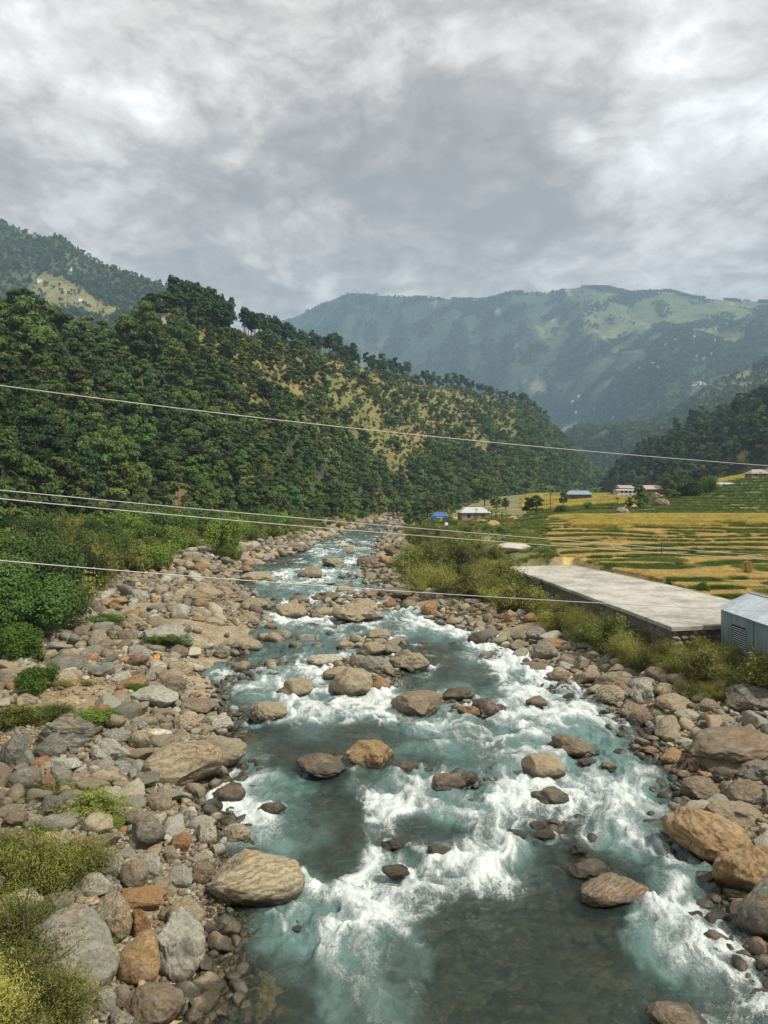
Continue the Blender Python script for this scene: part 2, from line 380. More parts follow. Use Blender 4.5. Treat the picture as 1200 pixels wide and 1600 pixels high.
SLAB = np.array([(16.1, 40.8), (12.4, 74.5), (19.9, 75.8), (22.1, 66.0), (23.6, 58), (24.2, 51.9), (24.6, 42.2), (18.8, 41.3)]); SLAB_Z = 3.5
def inpoly(x, y, P, grow=0.):
    c = P.mean(0); Q = c+(P-c)*(1+grow); r = np.zeros(np.shape(x), bool); j = len(Q)-1
    for i in range(len(Q)):
        xi, yi = Q[i]; xj, yj = Q[j]
        r ^= ((yi > y) != (yj > y)) & (x < (xj-xi)*(y-yi)/(yj-yi+1e-9)+xi); j = i
    return r
ins = inpoly(Xg, Yg, SLAB, .03); Zg = np.where(ins, np.minimum(Zg, 3.1), Zg)
c_bed = np.array((.20, .15, .075)); c_grav = np.array((.285, .235, .15)); c_veg = np.array((.14, .135, .045)); c_dirt = np.array((.30, .23, .14))
c_stub = np.array((.50, .375, .15)); c_gold = np.array((.46, .36, .09)); c_riser = np.array((.055, .065, .018)); c_gt = np.array((.17, .18, .045)); c_wood = np.array((.035, .05, .015))
def lerp(a, b, t): return a*(1-t[..., None])+b*t[..., None]
xl, xr, bl, br = edges(Xg, Yg)
n5 = fbm2(Xg, Yg, 3., 4, 50); n20 = fbm2(Xg, Yg, 22., 3, 60)
C = lerp(np.broadcast_to(c_grav, Xg.shape+(3,)), np.array((.27, .20, .11)), sstep(n5, -.3, .4))
veg = np.maximum(sstep(A['lv']+1.5*n5, 0, 2.0), sstep(A['rv']+1.5*n5, 0, 1.5))
C = lerp(C, lerp(np.broadcast_to(c_veg, Xg.shape+(3,)), c_dirt, sstep(n5, .1, .5)), veg)
C = lerp(C, c_wood, sstep(A['lv'], 14, 30))
C = lerp(C, lerp(np.broadcast_to(np.array((.11, .10, .055)), Xg.shape+(3,)), np.array((.23, .16, .08)), sstep(fbm2(Xg, Yg, 2.4, 4, 151), -.15, .35)), sstep(A['inside'], -.25, .15))
# paddies: golden stubble, standing rice, green grass, by height above the river
def paddy_kind(X, Y):       # 0 stubble, 1 ripe standing rice, 2 green
    u = X/Y; k = np.zeros(np.shape(X), int)
    k = np.where((Y > 113) & (Y < 141) & (u > .27-.0006*(Y-90)+.02*n2d(X, Y, 30, 3)), 1, k)
    k = np.where((Y >= 141) & (u > .20), 2, k)
    k = np.where((Y >= 132) & (u > .42) & (Y > 300), 1, k)
    k = np.where((Y >= 100) & (u < .22), 2, k)
    k = np.where((Y >= 198) & (u >= .12) & (u <= .34), 1, k)
    k = np.where((Y >= 95) & (Y < 190) & (u < .17), 2, k)
    return k
pk = paddy_kind(Xg, Yg)
kk_ = hash3(A['k'].astype(np.int64), A['k'].astype(np.int64)*0, A['k'].astype(np.int64)*0, 7); pk = np.where((pk == 2) & (kk_ > .48) & (Xg/Yg > .25), 1, pk); flat = np.choose(pk, [0, 1, 2])[..., None]
fc = np.where(flat == 0, c_stub, np.where(flat == 1, c_gold, c_gt))
fr = A['fr']; riser = sstep(fr+.08*n5, .62, .67)*(1-sstep(fr, .92, .98))*(.55+.45*sstep(n20+n5, -.4, .1))
fc = lerp(fc, c_riser, np.clip(riser, 0, 1))
C = lerp(C, fc, sstep(A['wt']+.3*n5, .45, .8))
grav = np.clip(1-veg, 0, 1)*(1-sstep(Yg, 60, 200))
me = mesh_from('ground', np.stack([Xg, Yg, Zg], -1).reshape(-1, 3), grid_faces(*Xg.shape), colattr={'gcol': C.reshape(-1, 3)}, fattr={'grav': grav.ravel()}, mats=[M_land])
tag(link('ground', me), kind='structure')
V, Fc = boxV(-7900, 7900, -2700, 8400, -2.5, -2.0)
me = mesh_from('valley_floor', V, Fc, False, colattr={'gcol': np.tile((.06, .08, .03), (8, 1))}, fattr={'grav': np.zeros(8)}, mats=[M_land]); tag(link('valley_floor', me), kind='structure')

# ---------------------------------------------------------------- the river's water
FOAM = """820 0000033300000000000
860 0000665550000000000
900 0046665560000000000
940 0045666776000000000
980 0055544678700000000
1020 0044553226888730000
1060 0776533333788730000
1100 0357777486888730000
1140 0023423674788730000
1180 0152123345778862000
1220 0685235656777885000
1260 2675215668644786000
1300 0565314235532685000
1340 0035417558721388400
1380 0002656555410158700
1420 0014875421000027830
1460 0015886520000016740
1500 0013774410000004751
1540 0002664200000003564
1580 0001563100000002444
1620 0001453100000002344
1900 0001453100000002344""".split('\n')
FY = np.array([float(r.split()[0]) for r in FOAM]); FM = np.array([[int(ch) for ch in r.split()[1]] for r in FOAM], float)/9
assert FM.shape[1] == 19
def foam_at(X, Y):
    xp = X/Y*F+600; yp = CAMZ*F/np.maximum(Y, 1)+HOR
    kk = 24/np.maximum(Y, 12); xp = xp+60*fbm2(X, Y, 2.6, 4, 70)*kk; yp = yp+46*fbm2(X, Y, 2.2, 4, 71)*kk*kk
    fi = np.interp(yp, FY, np.arange(len(FY))); fj = np.clip((xp-300)/50, 0, 17.999)
    i = np.clip(fi.astype(int), 0, len(FY)-2); j = fj.astype(int); a = fi-i; b_ = fj-j
    a = a*a*(3-2*a); b_ = b_*b_*(3-2*b_)
    v = (FM[i, j]*(1-b_)+FM[i, j+1]*b_)*(1-a)+(FM[i+1, j]*(1-b_)+FM[i+1, j+1]*b_)*a
    return np.where(Y < 5, 0.1, v)
HERO_WATER = []      # filled by the boulder list (x, y, r) for wakes
def water_surface():
    rows = 9*np.exp(np.linspace(0, math.log(345/9), 760)); t = np.linspace(-.02, 1.02, 430)
    Yw = np.repeat(rows[:, None], 430, 1); xl = T(EL, rows)-1.2-.006*rows; xr = T(ER, rows)+1.2+.006*rows
    Xw = xl[:, None]+(xr-xl)[:, None]*t[None]
    m = foam_at(Xw, Yw)
    wake = np.zeros_like(m); WN = fbm2(Xw, Yw, .9, 4, 72)
    for (x, y, r) in HERO_WATER:
        dx = (Xw-x)/r; dy = (Yw-y)/r; near = (np.abs(dx) < 4) & (np.abs(dy) < 7)
        if not near.any(): continue
        ring = np.exp(-((np.sqrt(dx*dx+dy*dy)-1.05-.5*WN)/.2)**2)*np.clip(.25+1.6*WN+.35*(dy > 0), 0, 1)
        tail = np.exp(-(np.abs(dx+1.1*WN)-.6)**2/.3)*np.exp(-np.clip(-dy, 0, None)/2.6)*(dy < 0)*np.clip(.45+1.3*WN, 0, 1)
        wake = np.maximum(wake, (ring+tail)*(.35+.8*m))
    m2 = np.clip(m+.5*wake*sstep(m, .1, .3)+.22*wake, 0, 1)
    # flow-warped filament noise
    wx = 1.1*fbm2(Xw, Yw, 2.4, 3, 31); wy = 1.6*fbm2(Xw, Yw, 2.8, 3, 32)
    a, b_ = Xw+wx, (Yw+wy)*.62
    rid = ridged2(a, b_, 1.5, 5, 33); big = fbm2(a*1.0, b_*.8, 2.6, 3, 34)
    mid0 = ridged2(a*1.4, b_, .55, 4, 39)
    h = m2*(.55*fbm2(a, b_, 1.3, 4, 35)+.34*rid+.10*mid0+.24*fbm2(Xw, Yw, .45, 3, 36))+.06*fbm2(a, b_, .9, 4, 37)+.022*n2d(Xw, Yw, .22, 38)
    h *= np.clip(12/Yw, .35, 1)**.3
    h += .10*wake*m
    nz = lambda q: (q-q.mean())/q.std()
    mid = ridged2(a*1.4, b_, .55, 4, 39)
    f = m2*1.02+sstep(m2, .02, .30)*(.18*nz(rid)+.20*nz(big)+.13*nz(mid))
    Z, A = ground_full(Xw, Yw)
    depth = np.clip(-Z, 0, 1)
    return Xw, Yw, h, m2, f, depth
def build_water():
    Xw, Yw, h, m, f, depth = water_surface()
    Mw, b, o = mat('water')
    pos = b.node('ShaderNodeNewGeometry').outputs['Position']
    fa = b.node('ShaderNodeAttribute', attribute_name='foam').outputs['Fac']; ma = b.node('ShaderNodeAttribute', attribute_name='turb').outputs['Fac']
    dp = b.node('ShaderNodeAttribute', attribute_name='depth').outputs['Fac']
    sc = b.vmath('MULTIPLY', pos, (1., .62, 1.))
    wv = b.vmath('SCALE', b.vmath('SUBTRACT', b.noise(sc, 1.3, 4, .6, out=1), (.5, .5, .5)), scale=1.5)
    q = b.vmath('ADD', sc, wv)
    r1 = b.noise(q, 2.0, 7, .62, .5); r1 = b.math('SUBTRACT', 1., b.math('MULTIPLY', b.math('ABSOLUTE', b.math('SUBTRACT', r1, .5)), 5.5))
    r2 = b.noise(q, 5.5, 7, .66, .8); r2 = b.math('SUBTRACT', 1., b.math('MULTIPLY', b.math('ABSOLUTE', b.math('SUBTRACT', r2, .5)), 5.5))
    r3 = b.noise(q, 13., 5, .6, 1.0); r3 = b.math('SUBTRACT', 1., b.math('MULTIPLY', b.math('ABSOLUTE', b.math('SUBTRACT', r3, .5)), 8.))
    fine = b.noise(q, 22., 6, .7, .5)
    fil = b.math('ADD', b.math('MULTIPLY', b.math('SUBTRACT', r1, .5), .26), b.math('ADD', b.math('MULTIPLY', b.math('SUBTRACT', r2, .5), .30), b.math('ADD', b.math('MULTIPLY', b.math('SUBTRACT', fine, .5), .8), b.math('MULTIPLY', b.math('SUBTRACT', r3, .4), .20))))
    gate = b.mrange(ma, .0, .30, .45, 1.)
    ft = b.math('ADD', fa, b.math('MULTIPLY', b.math('ADD', fil, .06), gate))
    foam = b.math('MULTIPLY', b.mrange(ft, .68, 1.42), .93)
    milk = b.mrange(b.math('ADD', ma, b.math('MULTIPLY', b.math('SUBTRACT', b.noise(sc, .8, 4, .6), .5), .5)), -.05, .85)       # suspended bubbles turn it pale turquoise
    wc = b.mix(milk, (.050, .080, .060), (.165, .27, .25))
    wc = b.mix(b.mrange(b.noise(pos, .35, 4, .6), .35, .65), wc, b.vmath('MULTIPLY', wc, (.72, .82, .80)))
    wc = b.mix(foam, wc, (.67, .72, .705))
    bodyd = b.node('ShaderNodeBsdfDiffuse'); b.set(bodyd.inputs[0], wc)
    bmp = b.bump(b.math('ADD', b.math('MULTIPLY', b.noise(q, 3.6, 8, .68, .8), 1.), b.math('MULTIPLY', foam, .4)), .8, .12)
    b.set(bodyd.inputs['Normal'], bmp)
    tr = b.node('ShaderNodeBsdfTransparent'); b.set(tr.inputs[0], (.84, .90, .78))
    opq = b.math('MAXIMUM', b.math('MAXIMUM', foam, b.math('MULTIPLY', milk, .85)), b.mrange(dp, 0., .8, .05, .36, 'LINEAR'))
    m1 = b.node('ShaderNodeMixShader'); b.set(m1.inputs[0], opq); b.l.new(tr.outputs[0], m1.inputs[1]); b.l.new(bodyd.outputs[0], m1.inputs[2])
    gl = b.node('ShaderNodeBsdfGlossy'); b.set(gl.inputs['Roughness'], .12); b.set(gl.inputs['Normal'], bmp); b.set(gl.inputs[0], (.9, .95, 1.))
    fr = b.node('ShaderNodeFresnel'); fr.inputs['IOR'].default_value = 1.33; b.set(fr.inputs['Normal'], bmp)
    m2 = b.node('ShaderNodeMixShader'); b.set(m2.inputs[0], b.math('MULTIPLY', fr.outputs[0], b.mrange(foam, 0., 1., 1., .08, 'LINEAR')))
    b.l.new(m1.outputs[0], m2.inputs[1]); b.l.new(gl.outputs[0], m2.inputs[2]); b.l.new(m2.outputs[0], o.inputs[0])
    me = mesh_from('river_water', np.stack([Xw, Yw, h], -1).reshape(-1, 3), grid_faces(*Xw.shape), fattr={'foam': f.ravel(), 'turb': m.ravel(), 'depth': depth.ravel()}, mats=[Mw])
    tag(link('river_water', me), kind='structure')

# ---------------------------------------------------------------- hills and mountains
class Hill:
    def __init__(s, name, tab, amp, nscale, prof=1.0, nt=200, dx=6, back=.35, seed=0, gully=.5, kind='structure'):
        s.t = np.array(tab, float); s.amp, s.ns, s.prof, s.seed, s.gully = amp, nscale, prof, seed, gully
        s.name = name; s.nt, s.dx, s.back = nt, dx, back
    def at(s, xp, t):
        xp, t = np.broadcast_arrays(np.asarray(xp, float), np.asarray(t, float)); c = [np.interp(xp, s.t[:, 0], s.t[:, i]) for i in range(5)]
        Yb, zb, Yr, pr = c[1], c[2], c[3], c[4]
        zr = CAMZ+(HOR-pr)*Yr/F
        Y = Yb+(Yr-Yb)*t; X = (xp-600)/F*Y; tt = np.clip(t, 0, 1)
        z = zb+(zr-zb)*tt**s.prof
        env = np.sin(np.pi*np.clip(tt, 0, 1))**.6
        g = ridged2(X*1.0, Y*.55, s.ns, 5, s.seed); f = fbm2(X, Y, s.ns*.6, 5, s.seed+20)
        z = z+env*s.amp*(s.gully*g+(1-s.gully)*f)+s.amp*.12*f
        z = np.where(t < 0, zb+t*60, z); z = np.where(t > 1, z-(t-1)*(zr-zb)*.9, z)
        return X, Y, z
    def build(s, M, colf):
        xs = np.arange(s.t[0, 0], s.t[-1, 0]+1, s.dx); ts = np.concatenate([[-.08], np.linspace(0, 1, s.nt), [1+s.back*.5, 1+s.back]])
        TT, XX = np.meshgrid(ts, xs, indexing='ij'); X, Y, Z = s.at(XX, TT)
        me = mesh_from(s.name, np.stack([X, Y, Z], -1).reshape(-1, 3), grid_faces(*X.shape), colattr={'gcol': colf(XX, TT, X, Y, Z).reshape(-1, 3)}, fattr={'grav': np.zeros(X.size)}, mats=[M])
        tag(link(s.name, me), kind='structure')
M_hill = land_mat('hillside', .06, .5, .9, 1.5, False)
M_mount = land_mat('mountain_slope', .008, .035, 1.0, 12., False)
HL = Hill('wooded_hillside', [(-700,60,3,120,430),(-300,75,3,160,470),(0,105,3,215,512),(120,135,3,250,535),(200,150,3,280,540),(235,160,3,300,505),(270,170,3,310,500),(350,185,3,330,512),(400,198,3,360,532),(460,225,3,420,543),(520,262,2.8,475,560),(560,305,2.5,530,572),(600,350,2.2,580,584),(650,385,2.8,640,598),(750,420,4.5,800,615),(830,480,5,900,636),(880,550,6,980,686),(940,680,8,1100,742),(1010,900,10,1200,768)], 14, 60, .95, 260, 5, seed=3)
def grassy(xp, t, X, Y):       # open golden grass on the spur
    a = sstep(xp, 245, 300)*(1-sstep(xp, 760, 860))
    lo = np.interp(xp, [230, 300, 400, 500, 600, 700, 850], [.86, .56, .30, .22, .20, .26, .55])
    n = fbm2(X, Y, 38, 4, 90)
    return a*sstep(t+.34*n, lo-.05, lo+.12)
def hl_col(xp, t, X, Y, Z):
    g = grassy(xp, t, X, Y); n = fbm2(X, Y, 12, 4, 91)
    c = lerp(np.broadcast_to(np.array((.04, .055, .015)), X.shape+(3,)), np.array((.17, .155, .042)), g)
    c = lerp(c, np.array((.15, .15, .045)), g*sstep(n, -.1, .4))
    e = sstep(fbm2(X, Y, 25, 3, 92), .42, .5)
    return lerp(c, np.array((.24, .16, .085)), e*.7)
HL.build(M_hill, hl_col)
HR = Hill('right_wooded_spur', [(940,700,11,760,764),(960,600,11.5,720,748),(1000,520,12.5,640,715),(1040,480,14,600,688),(1100,430,18,560,662),(1200,370,24,520,618),(1400,300,26,460,560),(1900,200,26,400,440)], 8, 50, .9, 120, 6, seed=13)
HR.build(M_hill, lambda xp, t, X, Y, Z: lerp(np.broadcast_to(np.array((.045, .06, .018)), X.shape+(3,)), np.array((.2, .17, .06)), sstep(fbm2(X, Y, 30, 4, 95), .05, .35)))
HF = Hill('left_far_mountain', [(-700,900,60,1700,120),(-200,900,60,1700,290),(0,900,50,1700,346),(55,900,50,1690,370),(95,900,50,1640,374),(150,900,50,1600,408),(200,900,50,1560,424),(250,900,50,1520,440),(300,900,50,1480,470),(420,900,40,1440,560),(600,900,30,1400,700),(700,900,20,1300,780)], 70, 420, 1., 220, 5, seed=23)
def hf_col(xp, t, X, Y, Z):
    n = fbm2(X, Y, 260, 5, 97); m = fbm2(X, Y, 40, 3, 98)
    c = lerp(np.broadcast_to(np.array((.045, .07, .025)), X.shape+(3,)), np.array((.19, .19, .07)), sstep(n+.3*m, -.05, .25)*.75)
    e = np.exp(-(((xp-115)/75)**2+((t-.62)/.16)**2)); c = lerp(c, np.array((.20, .19, .07)), sstep(e+.25*m, .3, .55)); return c
HF.build(M_mount, hf_col)
HM = Hill('far_mountain', [(300,3800,60,4600,560),(440,3700,60,4500,505),(500,3600,60,4400,478),(540,3500,60,4300,462),(600,3500,60,4200,463),(680,3300,60,4100,466),(760,3200,60,4000,468),(800,3000,60,3950,459),(850,2900,60,3900,462),(910,2600,60,3850,451),(950,2400,60,3800,453),(985,2200,60,3700,463),(1040,2000,60,3600,456),(1080,1900,60,3550,464),(1200,1700,60,3400,472),(1400,1500,60,3300,480),(1900,1300,60,3100,440)], 170, 900, .95, 300, 5, seed=41, gully=.75)
def hm_col(xp, t, X, Y, Z):
    n = fbm2(X, Y, 420, 5, 101); m = fbm2(X, Y, 70, 4, 102); k = sstep(xp, 760, 1000)
    c = lerp(np.broadcast_to(np.array((.030, .060, .020)), X.shape+(3,)), np.array((.125, .15, .045)), sstep(n+.5*m, -.12+.45*(1-k), .25+.45*(1-k))*(1-.5*sstep(t, .7, .95)))
    sl = ridged2(X*1.5, Y*.3, 260, 3, 103); c = lerp(c, np.array((.30, .26, .19)), sstep(sl+.25*m, .80, .95)*sstep(t, .1, .3)*.8)
    def spot(x, tt, rx, rt, col, c): e = np.exp(-(((xp-x)/rx)**2+((t-tt)/rt)**2)); return lerp(c, np.array(col), sstep(e+.3*m, .45, .7))
    c = spot(1035, .97, 30, .04, (.34, .25, .17), c); c = spot(893, .13, 22, .05, (.50, .42, .31), c); c = spot(865, .80, 6, .07, (.34, .29, .22), c)
    return c
HM.build(M_mount, hm_col)
HN = Hill('valley_end_slope', [(820,1300,20,1900,735),(860,1250,20,1900,700),(900,1200,18,1850,672),(960,1150,16,1800,668),(1010,1100,16,1750,660),(1060,1100,16,1700,640),(1120,1050,16,1650,600),(1200,1000,20,1600,560),(1500,800,20,1500,500),(1900,700,20,1400,450)], 60, 260, 1., 160, 6, seed=57)
HN.build(M_mount, lambda xp, t, X, Y, Z: lerp(np.broadcast_to(np.array((.045, .07, .025)), X.shape+(3,)), np.array((.19, .19, .07)), sstep(fbm2(X, Y, 150, 5, 105), .05, .3)*sstep(t, .2, .7)))

# ---------------------------------------------------------------- haze
Mh, b, o = mat('haze'); v = b.node('ShaderNodeVolumePrincipled'); v.inputs['Density'].default_value = .00019
b.set(v.inputs['Color'], (.47, .72, 1.0)); v.inputs['Anisotropy'].default_value = .1; b.l.new(v.outputs[0], o.inputs[1])
V, Fc = boxV(-8000, 8000, -2800, 8500, -3.8, 1560); me = mesh_from('haze', V, Fc, False, mats=[Mh]); tag(link('haze', me), kind='stuff')
# ---------------------------------------------------------------- boulders
TONE = dict(g=(.27,.26,.225), t=(.37,.305,.21), r=(.34,.19,.085), b=(.215,.165,.115), p=(.50,.455,.375), d=(.115,.095,.07), o=(.36,.235,.12), k=(.165,.155,.135), w=(.40,.385,.345), m=(.30,.25,.18))
for _k in TONE: TONE[_k] = tuple(np.array(TONE[_k])*np.array((.84, .845, .755)))
def rock_shape(V, seed, facets=9, rough=.16, dmin=.50, dmax=.88):
    r = np.random.default_rng(seed); V = V.copy()
    for k in range(facets):
        n = r.normal(size=3); n /= np.linalg.norm(n); dd = r.uniform(dmin, dmax)
        s = V@n-dd; V -= n*np.where(s > 0, s*.93, 0)[:, None]
    off = r.uniform(0, 50, 3)
    V *= (1+rough*vnoise(V*1.5+off, seed))[:, None]
    V *= (1+rough*.35*vnoise(V*4.1+off, seed+1)+rough*.14*vnoise(V*10+off, seed+2))[:, None]
    m = np.abs(V).max(0); return V/m
ICO5 = ico(6); ICO4 = ico(4); ICO3 = ico(3); ICO2 = ico(2)
ROCKM = [mesh_from('boulder_shape', rock_shape(ICO5[0], 100+i, 5+i % 6, .13+.05*(i % 3), .64, .92), ICO5[1], mats=[M_rock]) for i in range(14)]
ROCKS = [mesh_from('rock_shape', rock_shape(ICO4[0], 200+i, 5+i % 6, .14), ICO4[1], mats=[M_rock]) for i in range(12)]
